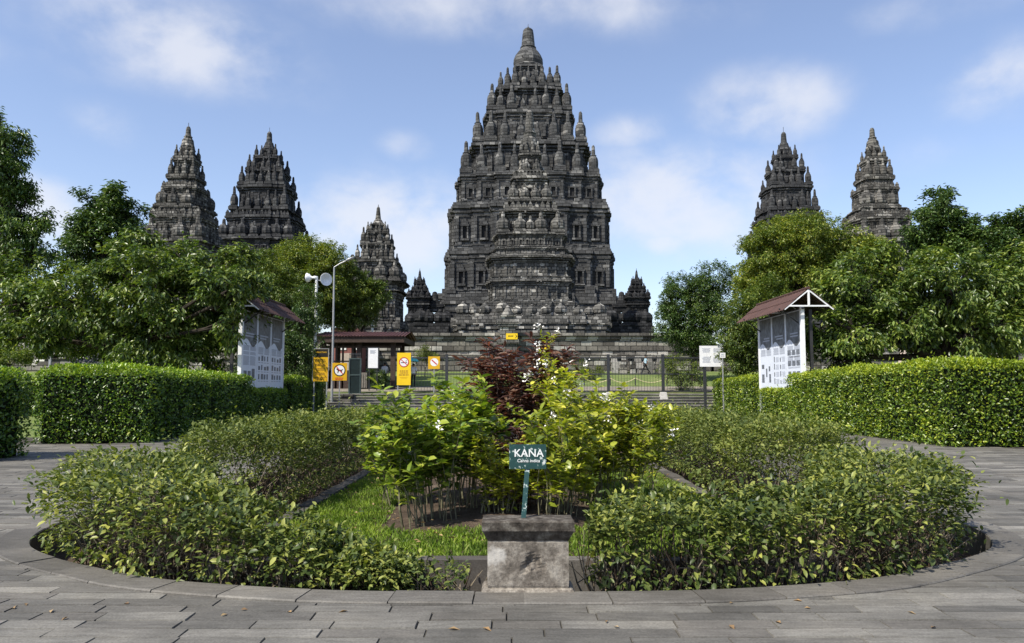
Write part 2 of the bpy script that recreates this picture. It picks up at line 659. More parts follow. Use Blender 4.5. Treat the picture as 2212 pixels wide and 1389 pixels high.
M['moss_leaf'] = leafmat("round_tree_leaf", [(.040, .078, .014), (.076, .125, .020), (.125, .175, .028), (.19, .22, .04)], .42, .22, patch=.4)
M['bark'] = plain("bark", (.040, .034, .028), .95, .1, var=.5, scale=9, bmp=.8)
M['twig'] = plain("pale_twig", (.21, .175, .125), .85, .2, var=.35, scale=9)
M['twig_dark'] = plain("dark_twig", (.055, .040, .028), .9, .15, var=.4, scale=9)
M['stem'] = plain("pale_green_stem", (.15, .142, .085), .75, .3, var=.45, scale=12)
M['stem_red'] = plain("red_stem", (.10, .062, .045), .8, .3, var=.4, scale=12)
M['core'] = plain("hedge_inner_shade", (.012, .017, .008), .95, .05, var=.4)
M['petal'] = plain("white_petal", (.82, .80, .76), .6, .3, var=.08)
M['petal_y'] = plain("yellow_petal", (.75, .62, .06), .6, .3, var=.1)
M['plaster'] = stained("stained_plaster")
M['moss'] = mossy("mossy_cap")
M['sign_green'] = chipped("flaking_green_paint")
M['letter'] = plain("white_lettering", (.72, .74, .72), .6, .3, var=.06, scale=40)
M['white'] = plain("white_paint", (.74, .75, .76), .5, .4, var=.06)
M['board'] = plain("printed_panel", (.62, .67, .75), .42, .45, var=.05)
M['photo_grey'] = plain("printed_grey", (.115, .125, .14), .45, .4, var=.55, scale=5)
M['print_line'] = plain("printed_text", (.34, .37, .43), .5, .4, var=.08, scale=40)
M['print_pic'] = plain("printed_picture", (.13, .145, .17), .5, .4, var=.7, scale=16)
M['grey_metal'] = plain("grey_metal", (.32, .33, .34), .45, .5, .3, var=.12)
M['dark_post'] = plain("dark_paint", (.028, .027, .028), .5, .4, var=.2)
M['black_metal'] = plain("black_metal", (.026, .028, .032), .45, .5, var=.2)
M['tin'] = corrugated("rusty_tin_roof", (.050, .026, .021), (.098, .050, .040), 3.2, 'Y')
M['tin_x'] = corrugated("red_tin_roof", (.060, .028, .027), (.115, .052, .050), 3.0, 'X')
M['tile'] = corrugated("grey_roof_tile", (.040, .044, .052), (.10, .108, .12), 2.2, 'X')
M['yellow'] = plain("yellow_sign", (.78, .53, .012), .45, .4, var=.05)
M['amber'] = plain("amber_sign", (.62, .36, .010), .45, .4, var=.06)
M['black'] = plain("black_print", (.015, .014, .013), .5, .3, var=.1)
M['red'] = plain("red_print", (.50, .035, .035), .5, .3, var=.1)
M['wood'] = plain("dark_timber", (.055, .038, .030), .75, .25, var=.3, scale=9)
M['grey_wood'] = plain("weathered_timber", (.18, .165, .145), .85, .2, var=.25, scale=9)
M['gate_green'] = plain("dark_green_gate", (.007, .016, .017), .4, .5, var=.2)
M['concrete'] = plain("pale_concrete", (.42, .41, .385), .9, .2, var=.2, bmp=.4)
M['glass_dark'] = plain("window_glass", (.03, .04, .045), .08, .6, var=.1)
M['pink_wall'] = plain("dull_red_wall", (.20, .085, .075), .8, .2, var=.15)
M['rope'] = plain("pale_rope", (.52, .46, .28), .85, .2, var=.15, scale=30)
M['skin'] = plain("skin", (.24, .13, .085), .6, .4, var=.08)
M['hair'] = plain("black_hair", (.012, .010, .009), .5, .4, var=.2)
M['shirt_w'] = plain("white_shirt", (.72, .72, .72), .85, .2, var=.06)
M['shirt_b'] = plain("pale_blue_shirt", (.36, .50, .60), .85, .2, var=.08)
M['trousers'] = plain("black_trousers", (.016, .016, .020), .85, .2, var=.2)
M['teal'] = plain("turquoise_cloth", (.10, .50, .52), .7, .2, var=.08)
M['beige'] = plain("beige_cloth", (.42, .35, .30), .85, .2, var=.15)


# ================================================================== THE SETTING
def make_ground():
    xs = [-900, -300, -120, -60, -40, -25, -16, -8, -7.9, -3, 3, 7.9, 8, 16, 25, 40, 60, 120, 300, 900]
    ys = [-60, 0, 3.9, 4.0, 8, 14, 20, 24, 24.1, 34, 44.6, 46.6, 50, 54, 58, 62, 66, 80, 120, 300, 900]

    def z(x, y):
        if abs(x) < 7.95 and 3.95 < y < 24.05:
            return -0.8
        if y < 44.7:
            return -.045
        return terrain(x, y)
    vs = [(x, y, z(x, y)) for y in ys for x in xs]
    n = len(xs)
    fs = [(j * n + i, j * n + i + 1, (j + 1) * n + i + 1, (j + 1) * n + i) for j in range(len(ys) - 1) for i in range(n - 1)]
    mb = MB()
    mb.add(vs, fs)
    tag(mb.build("ground", M['ground']), kind='structure')


make_ground()

BED = [(-.05, 5.77), (1.2, 5.80), (2.0, 5.93), (2.8, 6.16), (3.35, 6.47), (4.15, 7.02), (4.62, 7.55), (4.92, 8.3), (4.95, 9.1), (4.72, 9.9),
       (4.42, 10.7), (4.22, 12.0), (4.02, 15), (3.85, 19), (3.5, 21.2), (2.6, 22.6), (1.2, 23.3)]


def smooth_closed(pts, per=6):
    n = len(pts)
    out = []
    for i in range(n):
        p0, p1, p2, p3 = (Vector(pts[(i + k) % n]) for k in (-1, 0, 1, 2))
        for j in range(per):
            t = j / per
            out.append(.5 * ((2 * p1) + (-p0 + p2) * t + (2 * p0 - 5 * p1 + 4 * p2 - p3) * t * t + (-p0 + 3 * p1 - 3 * p2 + p3) * t ** 3))
    return out


_right = BED[1:]
_left = [(-x * 1.005, y + .01) for (x, y) in reversed(BED[1:])]
BED_IN = smooth_closed([BED[0]] + _right + _left)          # inner edge of the kerb ring, anticlockwise


def offset_loop(loop, d):
    n = len(loop)
    out = []
    for i in range(n):
        t = (loop[(i + 1) % n] - loop[i - 1]).normalized()
        out.append(loop[i] + Vector((t.y, -t.x)) * d)
    return out


KW = .30
BED_MID = offset_loop(BED_IN, KW * .55)
BED_OUT = offset_loop(BED_IN, KW)


def row_span(loop, y):
    xs = []
    n = len(loop)
    for i in range(n):
        a, b = loop[i], loop[(i + 1) % n]
        if (a.y - y) * (b.y - y) < 0:
            xs.append(a.x + (b.x - a.x) * (y - a.y) / (b.y - a.y))
    return (min(xs), max(xs)) if xs else None


def make_paving():
    V, Fc = [], []
    y = 2.4
    while y < 44.5:
        h = random.uniform(.158, .182) if y < 12 else random.uniform(.18, .20)
        ym = y + h / 2
        L = -26.0 if ym < 18 else (-17.5 if ym < 20.6 else -10.75)
        Rr = 26.0 if ym < 19.0 else 12.3
        if ym > 36:
            Rr = 12.6
        spans = [(L, Rr)]
        sp = row_span(BED_MID, ym)
        if sp:
            spans = [(L, sp[0]), (sp[1], Rr)]
        for (a, b) in spans:
            x = a - random.uniform(0, .0)
            first = True
            while x < b:
                w = random.uniform(.42, .86)
                if first and sp is None:
                    w *= random.uniform(.3, 1)
                    first = False
                x1 = x + w
                if b - x1 < .2:
                    x1 = b
                g = .0012 + random.random() * .0016
                z = random.gauss(0, .0016) - .002
                tx, ty = random.gauss(0, .0015), random.gauss(0, .0015)
                e = .005
                bi = len(V)
                x0c, x1c, y0c, y1c = x + g, x1 - g, y + g, y + h - g
                V += [(x0c, y0c, z - .02), (x1c, y0c, z - .02), (x1c, y1c, z - .02), (x0c, y1c, z - .02),
                      (x0c + e, y0c + e, z - tx - ty), (x1c - e, y0c + e, z + tx - ty), (x1c - e, y1c - e, z + tx + ty), (x0c + e, y1c - e, z - tx + ty)]
                Fc += [(bi + 4, bi + 5, bi + 6, bi + 7), (bi, bi + 1, bi + 5, bi + 4), (bi + 1, bi + 2, bi + 6, bi + 5), (bi + 2, bi + 3, bi + 7, bi + 6), (bi + 3, bi, bi + 4, bi + 7)]
                x = x1
        y += h
    mb = MB()
    mb.v, mb.f, mb.m = V, Fc, [0] * len(Fc)
    tag(mb.build("paving", M['pave']), kind='structure')
    # dark mortar bed under the joints
    mb = MB()
    for (lo, hi, x0, x1) in ((2.2, 5.2, -26, 26),):
        mb.box(x0, x1, lo, hi, -.06, -.013)
    loop = BED_MID
    n = len(loop)
    for i in range(n):
        a, b = loop[i], loop[(i + 1) % n]
        if abs(a.y - b.y) < 1e-5:
            continue
        side = 26 if (a.x + b.x) > 0 else -26
        mb.add([(a.x, a.y, -.013), (b.x, b.y, -.013), (side, b.y, -.013), (side, a.y, -.013)], [(0, 1, 2, 3)])
    mb.box(-26, 26, 5.2, 5.86, -.06, -.0135)
    tag(mb.build("paving_bed", plain("joint_sand", (.062, .058, .050), .95, .1)), kind='structure')


make_paving()


def make_kerb():
    mb = MB()
    n = len(BED_IN)
    # stones of about half a metre cut to the curve
    cum = [0.0]
    for i in range(n):
        cum.append(cum[-1] + (BED_IN[(i + 1) % n] - BED_IN[i]).length)
    tot = cum[-1]

    def pt(loop, s):
        s %= tot
        for i in range(n):
            if cum[i + 1] >= s:
                t = (s - cum[i]) / max(1e-9, cum[i + 1] - cum[i])
                return loop[i].lerp(loop[(i + 1) % n], t)
        return loop[0]
    s = 0.13
    while s < tot + .1:
        L = random.uniform(.48, .68)
        g = .005
        k = 5
        dz = random.gauss(0.014, .0016)
        a_in = [pt(BED_IN, s + g + (L - 2 * g) * j / k) for j in range(k + 1)]
        a_out = [pt(BED_OUT, s + g + (L - 2 * g) * j / k) for j in range(k + 1)]
        rings = []
        for j in range(k + 1):
            i_, o_ = a_in[j], a_out[j]
            m1, m2 = i_.lerp(o_, .03), i_.lerp(o_, .97)
            rings.append([(i_.x, i_.y, -.45), (i_.x, i_.y, dz - .01), (m1.x, m1.y, dz), (m2.x, m2.y, dz), (o_.x, o_.y, dz - .01), (o_.x, o_.y, -.05)])
        b = len(mb.v)
        mb.v += [v for r in rings for v in r]
        for j in range(k):
            for q in range(5):
                a = b + j * 6 + q
                mb.f.append((a, a + 1, a + 7, a + 6))
                mb.m.append(0)
        mb.f.append(tuple(b + q for q in (5, 4, 3, 2, 1, 0)))
        mb.f.append(tuple(b + k * 6 + q for q in range(6)))
        mb.m += [0, 0]
        s += L
    tag(mb.build("kerb", M['kerb']), kind='structure')


make_kerb()

# trench floor, raised planting strip with its low wall, edging stones
STRIP = (-2.42, 2.55, 6.78, 20.6)


def make_bed():
    mb = MB()
    nx, ny = 60, 110
    P = np.array([(-5.2 + 10.4 * i / nx, 5.6 + 18 * j / ny) for j in range(ny + 1) for i in range(nx + 1)])
    P3 = np.c_[P, np.zeros(len(P))]
    z = -.30 + .04 * wob(P3, 2.2, 1.3) + .025 * wob(P3, 7.0, 4.3)
    vs = [(p[0], p[1], zz) for p, zz in zip(P, z)]
    fs = [(j * (nx + 1) + i, j * (nx + 1) + i + 1, (j + 1) * (nx + 1) + i + 1, (j + 1) * (nx + 1) + i) for j in range(ny) for i in range(nx)]
    mb.add(vs, fs)
    tag(mb.build("bed_soil", M['soil'], smooth=True), kind='structure')
    # raised strip: soil surface with a mound along the middle
    x0, x1, y0, y1 = STRIP
    mb = MB()
    nx, ny = 50, 110
    P = np.array([(x0 + (x1 - x0) * i / nx, y0 + (y1 - y0) * j / ny) for j in range(ny + 1) for i in range(nx + 1)])
    P3 = np.c_[P, np.zeros(len(P))]
    mid = np.clip(1.25 - np.abs(P[:, 0] - .05) / 1.15, 0, 1) * np.clip((P[:, 1] - 7.3) / .7, 0, 1)
    z = .03 + .10 * mid + .02 * wob(P3, 5.0, 2.3) * (0.3 + mid) + .012 * wob(P3, 14.0, .3) * mid
    vs = [(p[0], p[1], zz) for p, zz in zip(P, z)]
    fs = [(j * (nx + 1) + i, j * (nx + 1) + i + 1, (j + 1) * (nx + 1) + i + 1, (j + 1) * (nx + 1) + i) for j in range(ny) for i in range(nx)]
    mb.add(vs, fs)
    tag(mb.build("strip_soil", M['soil'], smooth=True), kind='structure')
    # low wall in front and edging along both sides
    mb = MB()

    def run(x_a, y_a, x_b, y_b, w, z0, z1):
        d = Vector((x_b - x_a, y_b - y_a, 0))
        L = d.length
        d /= L
        nrm = Vector((d.y, -d.x, 0))
        s = 0
        while s < L - .05:
            l = min(random.uniform(.42, .62), L - s)
            dz = random.gauss(0, .005)
            c = Vector((x_a, y_a, 0)) + d * (s + l / 2)
            mb.obox((c.x, c.y, (z0 + z1 + dz) / 2), d, nrm, (0, 0, 1), l / 2 - .004, w / 2 + random.gauss(0, .003), (z1 + dz - z0) / 2)
            s += l
    run(x0 - .16, y0 - .08, x1 + .16, y0 - .08, .16, -.40, .045)
    run(x0 - .09, y0 + .01, x0 - .09, y1, .18, -.40, .06)
    run(x1 + .09, y0 + .01, x1 + .09, y1, .18, -.40, .06)
    run(x0 - .16, y1 + .08, x1 + .16, y1 + .08, .16, -.40, .05)
    tag(mb.build("edging_kerb", M['edge']), kind='structure')
    # gravelly drain floor between right edging and hedge
    # grass blades on the strip
    n = 60000
    X = rng.uniform(x0 + .02, x1 - .02, n)
    Y = y0 + (y1 - y0 - 3) * rng.beta(1.0, 2.3, n)
    bare = ((X + .08) / 1.28) ** 2 + (np.maximum(0, 9.6 - Y) / 1.95) ** 2 < 1
    edge_n = wob(np.c_[X, Y, 0 * X], 4.0, 9.0)
    bare = (((X + .22) / 1.22) ** 4 + (np.maximum(0, 9.6 - Y) / 1.85) ** 4) < 1 + .35 * edge_n
    keep = ~bare
    X, Y = X[keep], Y[keep]
    n = len(X)
    mid = np.clip(1.25 - np.abs(X - .05) / 1.15, 0, 1) * np.clip((Y - 7.3) / .7, 0, 1)
    Z = .025 + .10 * mid
    D = unit(np.c_[rng.normal(0, .5, n), rng.normal(0, .5, n), np.full(n, 1.0)])
    Nn = unit(np.c_[rng.normal(0, 1, n), rng.normal(0, 1, n), np.full(n, .1)])
    patch = 1 + .35 * wob(np.c_[X, Y, 0 * X], 2.2, 5.0)
    Ln = rng.uniform(.03, .075, n) * patch
    me = leaves_mesh("grass", np.c_[X, Y, Z], D, Nn, Ln, rng.uniform(.006, .011, n))
    tag(link_mesh("grass", me, M['blade']), kind='stuff', label="bright green grass growing round the planted middle of the bed", cat="grass")
    # a few dead leaves on the soil and paving
    n = 420
    X = rng.uniform(-4.3, 4.3, n)
    Y = rng.uniform(6.6, 13, n)
    Z = np.where((X > x0) & (X < x1), .14, -.24)
    X[:70] = rng.uniform(-9, 9, 70)
    Y[:70] = rng.uniform(4.9, 5.6, 70)
    X[40:70] = np.sign(X[40:70]) * rng.uniform(5.4, 9.5, 30)
    Y[40:70] = rng.uniform(6.5, 18, 30)
    Z[:70] = .006
    me = leaves_mesh("leaf_litter", np.c_[X, Y, Z], np.c_[rng.normal(size=(n, 2)), np.zeros(n)], np.c_[rng.normal(0, .25, (n, 2)), np.ones(n)], rng.uniform(.04, .08, n), rng.uniform(.02, .035, n))
    lit = leafmat("dry_leaf", [(.14, .085, .04), (.26, .17, .08), (.36, .27, .15)], .7, .1, (1, 1, 1))
    tag(link_mesh("leaf_litter", me, lit), kind='stuff', label="dry brown leaves lying on the bed soil and the paving beside it", cat="leaf litter")


make_bed()


def make_steps():
    mb = MB()
    y = 44.45
    z = 0.0
    x0, x1 = -10.9, 13.0
    rise, tread = .16, .33
    for i in range(7):
        z1 = z + rise
        s = x0
        while s < x1:
            l = min(random.uniform(.8, 1.5), x1 - s)
            if x1 - s - l < .4:
                l = x1 - s
            j = random.gauss(0, .004)
            mb.box(s + .004, s + l - .004, y + j, y + tread + (.6 if i < 6 else 1.6), z - .2 if i else -.1, z1 - .05)
            mb.box(s + .006, s + l - .006, y + j - .05, y + tread + (.55 if i < 6 else 1.55), z1 - .048, z1 + random.gauss(0, .003))
            s += l
        z = z1
        y += tread
    tag(mb.build("steps", M['step']), kind='structure')
    # walk along the top, in front of the lawn
    mb = MB()
    mb.add([(-14, 48.0, 1.24), (14, 48.0, 1.24), (14, 51.5, 1.56), (-14, 51.5, 1.56)], [(0, 1, 2, 3)])
    tag(mb.build("path", M['dirt']), kind='structure')
    mb = MB()
    mb.add([(-45, 51.5, 1.565), (45, 51.5, 1.565), (45, 66.0, 2.87), (-45, 66.0, 2.87)], [(0, 1, 2, 3)])
    tag(mb.build("lawn", M['lawn']), kind='structure')
    # garden lawn behind the hedge at left
    mb = MB()
    mb.add([(-26, 22.5, -.02), (-12.9, 22.5, -.02), (-12.9, 44, -.02), (-26, 44, -.02)], [(0, 1, 2, 3)])
    tag(mb.build("lawn", M['lawn']), kind='structure')
    mb = MB()
    mb.add([(-26, 18.0, -.02), (-10.6, 18.0, -.018), (-10.6, 22.5, -.02), (-26, 22.5, -.02)], [(0, 1, 2, 3)])
    tag(mb.build("dirt_verge", M['dirt']), kind='structure')


make_steps()


# ================================================================== HEDGES
def polyline(pts, s):
    """points along a polyline at arc lengths s (array) -> pos (n,3), tangent"""
    P = np.array(pts, float)
    seg = np.linalg.norm(np.diff(P, axis=0), axis=1)
    cum = np.r_[0, np.cumsum(seg)]
    s = np.clip(s, 0, cum[-1] - 1e-6)
    i = np.clip(np.searchsorted(cum, s, side='right') - 1, 0, len(seg) - 1)
    t = (s - cum[i]) / seg[i]
    pos = P[i] + (P[i + 1] - P[i]) * t[:, None]
    tan = (P[i + 1] - P[i]) / seg[i][:, None]
    return pos, tan, cum[-1]


def clipped_hedge(name, label, line, width, top, mat, leaf=.075, dens=520, group=None, visible=None, topn=1.5, rough=.05):
    """a boxy clipped hedge: line = front-to-back centre line on the ground, top = height(s 0..1) pair"""
    root = empty(name, (line[0][0], line[0][1], 0), label, "hedge", group)
    o = np.array([line[0][0], line[0][1], 0.0])
    P2 = [(p[0], p[1], 0) for p in line]
    _, _, L = polyline(P2, np.array([0.0]))
    hw = width / 2
    tmean = (top[0] + top[1]) / 2
    per = 2 * tmean + width * topn
    n = int(L * per * dens)
    s = rng.uniform(0, L, n)
    q = rng.uniform(0, per, n)
    H = top[0] + (top[1] - top[0]) * s / L
    pos, tan, _ = polyline(P2, s)
    side = np.c_[tan[:, 1], -tan[:, 0], 0 * s]          # to the right of travel
    lft, rgt = q < tmean, q > per - tmean
    topm = ~(lft | rgt)
    u = np.where(lft, -1.0, np.where(rgt, 1.0, (q - tmean) / (per - 2 * tmean) * 2 - 1))
    z = np.where(lft, q / tmean * H, np.where(rgt, (per - q) / tmean * H, H))
    # rounded shoulders
    sh = np.clip((z - (H - .22)) / .22, 0, 1)
    u = np.where(topm, u, u * (1 - .10 * sh ** 2 / max(hw, .4)))
    z = np.where(topm, z - .10 * np.abs(u) ** 8, z)
    nrm = np.where(topm[:, None], np.array([[0, 0, 1.0]]), side * np.sign(u)[:, None])
    depth = -np.abs(rng.normal(0, .07, n)) + rough * .6
    base = pos + side * (u * hw)[:, None] + np.c_[0 * s, 0 * s, z]
    lump = wob(base, .8, 3.0) * .12 + wob(base, 2.7, 5.0) * .07 + wob(base, 7.0, 8.0) * .04
    C = base + nrm * (depth + lump)[:, None]
    # end caps
    ne = int(width * tmean * dens * 1.15)
    Ce, Ne = [C], [nrm]
    for (pt, d0) in ((0.0, -1), (L, 1)):
        p, t, _ = polyline(P2, np.array([pt]))
        uu = rng.uniform(-1, 1, ne)
        hh = top[0] if d0 < 0 else top[1]
        zz = rng.uniform(0, 1, ne) * hh
        sd = np.array([t[0][1], -t[0][0], 0])
        nr = t[0] * d0
        b = p[0] + uu[:, None] * hw * sd + np.c_[0 * zz, 0 * zz, zz] + nr * (.02 - np.abs(rng.normal(0, .06, ne)) + wob(np.c_[uu, zz, zz], 4, 1.0) * .05)[:, None]
        Ce.append(b)
        Ne.append(np.tile(nr, (ne, 1)))
    C, nrm = np.concatenate(Ce), np.concatenate(Ne)
    n = len(C)
    D = unit(nrm * .55 + rng.normal(0, .75, (n, 3)) + np.array([0, 0, .30]))
    Nn = unit(nrm * .8 + rng.normal(0, .55, (n, 3)) + np.array([0, 0, .55]))
    Ln = rng.uniform(.7, 1.3, n) * leaf
    # shoots sticking out of the top
    k = (rng.random(n) < .05) * rng.exponential(.06, n)
    C = C + nrm * k[:, None]
    C[:, 2] = np.maximum(C[:, 2], .03)
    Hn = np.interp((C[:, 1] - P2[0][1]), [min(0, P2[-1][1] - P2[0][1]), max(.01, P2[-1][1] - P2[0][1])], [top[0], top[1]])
    young_lit = (rng.random(n) < np.clip((C[:, 2] - Hn + .30) / .30, 0.05, .85)).astype(int)  # paler towards the top: part new growth, part sunlight put into the colour
    me = leaves_mesh("leaves", C - o, D, Nn, Ln, Ln * rng.uniform(.45, .6, n), hi=False, matidx=young_lit)
    link_mesh("leaves", me, [mat, M['young_sunlit_leaf_r'] if mat is M['hedge_leaf_r'] else M['young_leaf']], root)
    mb = MB(o)  # solid filler box; its near-black colour stands for shade between the leaves
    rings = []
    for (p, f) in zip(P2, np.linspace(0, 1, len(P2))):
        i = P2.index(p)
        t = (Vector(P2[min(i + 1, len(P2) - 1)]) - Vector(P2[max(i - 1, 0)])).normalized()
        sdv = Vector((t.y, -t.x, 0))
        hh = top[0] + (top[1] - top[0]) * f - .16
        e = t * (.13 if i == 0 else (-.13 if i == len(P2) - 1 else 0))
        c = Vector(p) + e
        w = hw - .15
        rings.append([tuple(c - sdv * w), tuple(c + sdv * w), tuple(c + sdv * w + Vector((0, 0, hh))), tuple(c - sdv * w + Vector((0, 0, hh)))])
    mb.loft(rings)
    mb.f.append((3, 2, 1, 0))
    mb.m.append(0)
    mb.build("shade_core", M['core'], root)
    return root


def low_hedge(name, label, line, hw, height, zb, leaf, dens, mat, cat="hedge", group=None, hi=True, twigs=140, spiky=.16):
    """a loose low hedge: leaves over a lumpy rounded body, twigs showing, thinner towards the ground"""
    root = empty(name, (line[0][0], line[0][1], zb), label, cat, group)
    o = np.array([line[0][0], line[0][1], zb])
    P2 = [(p[0], p[1], 0) for p in line]
    _, _, L = polyline(P2, np.array([0.0]))
    hs, ws = np.array([h for h in height]), np.array([w for w in hw])
    n = int(L * (np.mean(ws) * 2 + np.mean(hs) * 1.6) * dens)
    s = rng.uniform(-.0, L, n)
    pos, tan, _ = polyline(P2, s)
    side = np.c_[tan[:, 1], -tan[:, 0], 0 * s]
    f = s / L * (len(hs) - 1)
    H = np.interp(f, np.arange(len(hs)), hs)
    W = np.interp(f, np.arange(len(ws)), ws)
    # round off both ends
    endf = np.clip(np.minimum(s, L - s) / (W * .8), 0, 1)
    W = W * np.sqrt(np.clip(1 - (1 - endf) ** 2, .02, 1))
    phi = rng.uniform(-.35, math.pi + .35, n)
    cx, cz = np.cos(phi), np.sin(phi)
    e = .62
    sx = np.sign(cx) * np.abs(cx) ** e
    sz = np.sign(cz) * np.abs(cz) ** e
    rr = 1 - np.abs(rng.normal(0, .20, n)) + .05
    rr = np.where(rng.random(n) < .25, rng.uniform(.35, .95, n), rr)
    base0 = pos + side * (sx * W)[:, None] + np.c_[0 * s, 0 * s, sz * H]
    lump = 1 + .20 * wob(base0, 1.9, 2.0) + .18 * wob(base0, 5.5, 7.0)
    rr = rr * lump
    z = (H * .52) + sz * H * .48 * np.where(sz > 0, rr * 1.03, 1.0)
    foot = .70 + .30 * np.clip(z / np.maximum(H, .05) / .6, 0, 1)
    C = pos + side * (sx * W * rr * foot)[:, None] + np.c_[0 * s, 0 * s, z]
    # sparse feet
    keep = rng.random(n) < np.clip(.06 + (z / np.maximum(H, .05)) * 1.45, 0, 1)
    keep &= (wob(C, 3.3, 6.0) > -.45) & (wob(C, 10.0, 2.0) > -.42)
    C, side, sx, sz, H, tan = C[keep], side[keep], sx[keep], sz[keep], H[keep], tan[keep]
    n = len(C)
    nrm = unit(side * sx[:, None] + np.c_[0 * sx, 0 * sx, np.maximum(sz, -.2) * 1.1])
    spike = (rng.random(n) < spiky) * rng.exponential(.055, n)
    C = C + nrm * spike[:, None] + np.array([0, 0, zb])
    D = unit(nrm * .7 + rng.normal(0, .75, (n, 3)) * np.array([1, 1, .6]) + np.array([0, 0, -.12]))
    Nn = unit(nrm * .3 + rng.normal(0, .38, (n, 3)) + np.array([0, 0, 1.15]))
    Ln = rng.uniform(.55, 1.35, n) * leaf
    me = leaves_mesh("leaves", C - o, D, Nn, Ln, Ln * rng.uniform(.42, .62, n), hi=hi)
    link_mesh("leaves", me, mat, root, smooth=hi)
    mb = MB(o)
    for i in range(twigs):
        ss = rng.uniform(0, L)
        p, t, _ = polyline(P2, np.array([ss]))
        p, t = Vector(p[0]), Vector(t[0])
        sd = Vector((t.y, -t.x, 0))
        fh = float(np.interp(ss / L * (len(hs) - 1), np.arange(len(hs)), hs))
        fw = float(np.interp(ss / L * (len(ws) - 1), np.arange(len(ws)), ws))
        a = p + sd * random.uniform(-.55, .55) * fw + Vector((0, 0, zb - .03))
        ang = random.uniform(-1, 1)
        b = p + sd * (ang * fw * .98) + t * random.uniform(-.22, .22) + Vector((0, 0, zb + fh * random.uniform(.55, 1.03) * (1 - .3 * abs(ang))))
        m = (a + b) / 2 + Vector((random.gauss(0, .05), random.gauss(0, .05), random.uniform(-.02, .08)))
        r = random.uniform(.003, .0075)
        mb.mat = 0 if random.random() < .45 else 1
        mb.tube([a, m, b], [r * 1.3, r, r * .5], n=4, cap=False)
        if random.random() < .6:
            c = m + sd * random.uniform(-.25, .25) + t * random.uniform(-.2, .2) + Vector((0, 0, random.uniform(.0, .25)))
            mb.tube([m, c], [r * .8, r * .4], n=3, cap=False)
    mb.build("twigs", [M['twig'], M['twig_dark']], root)
    return root


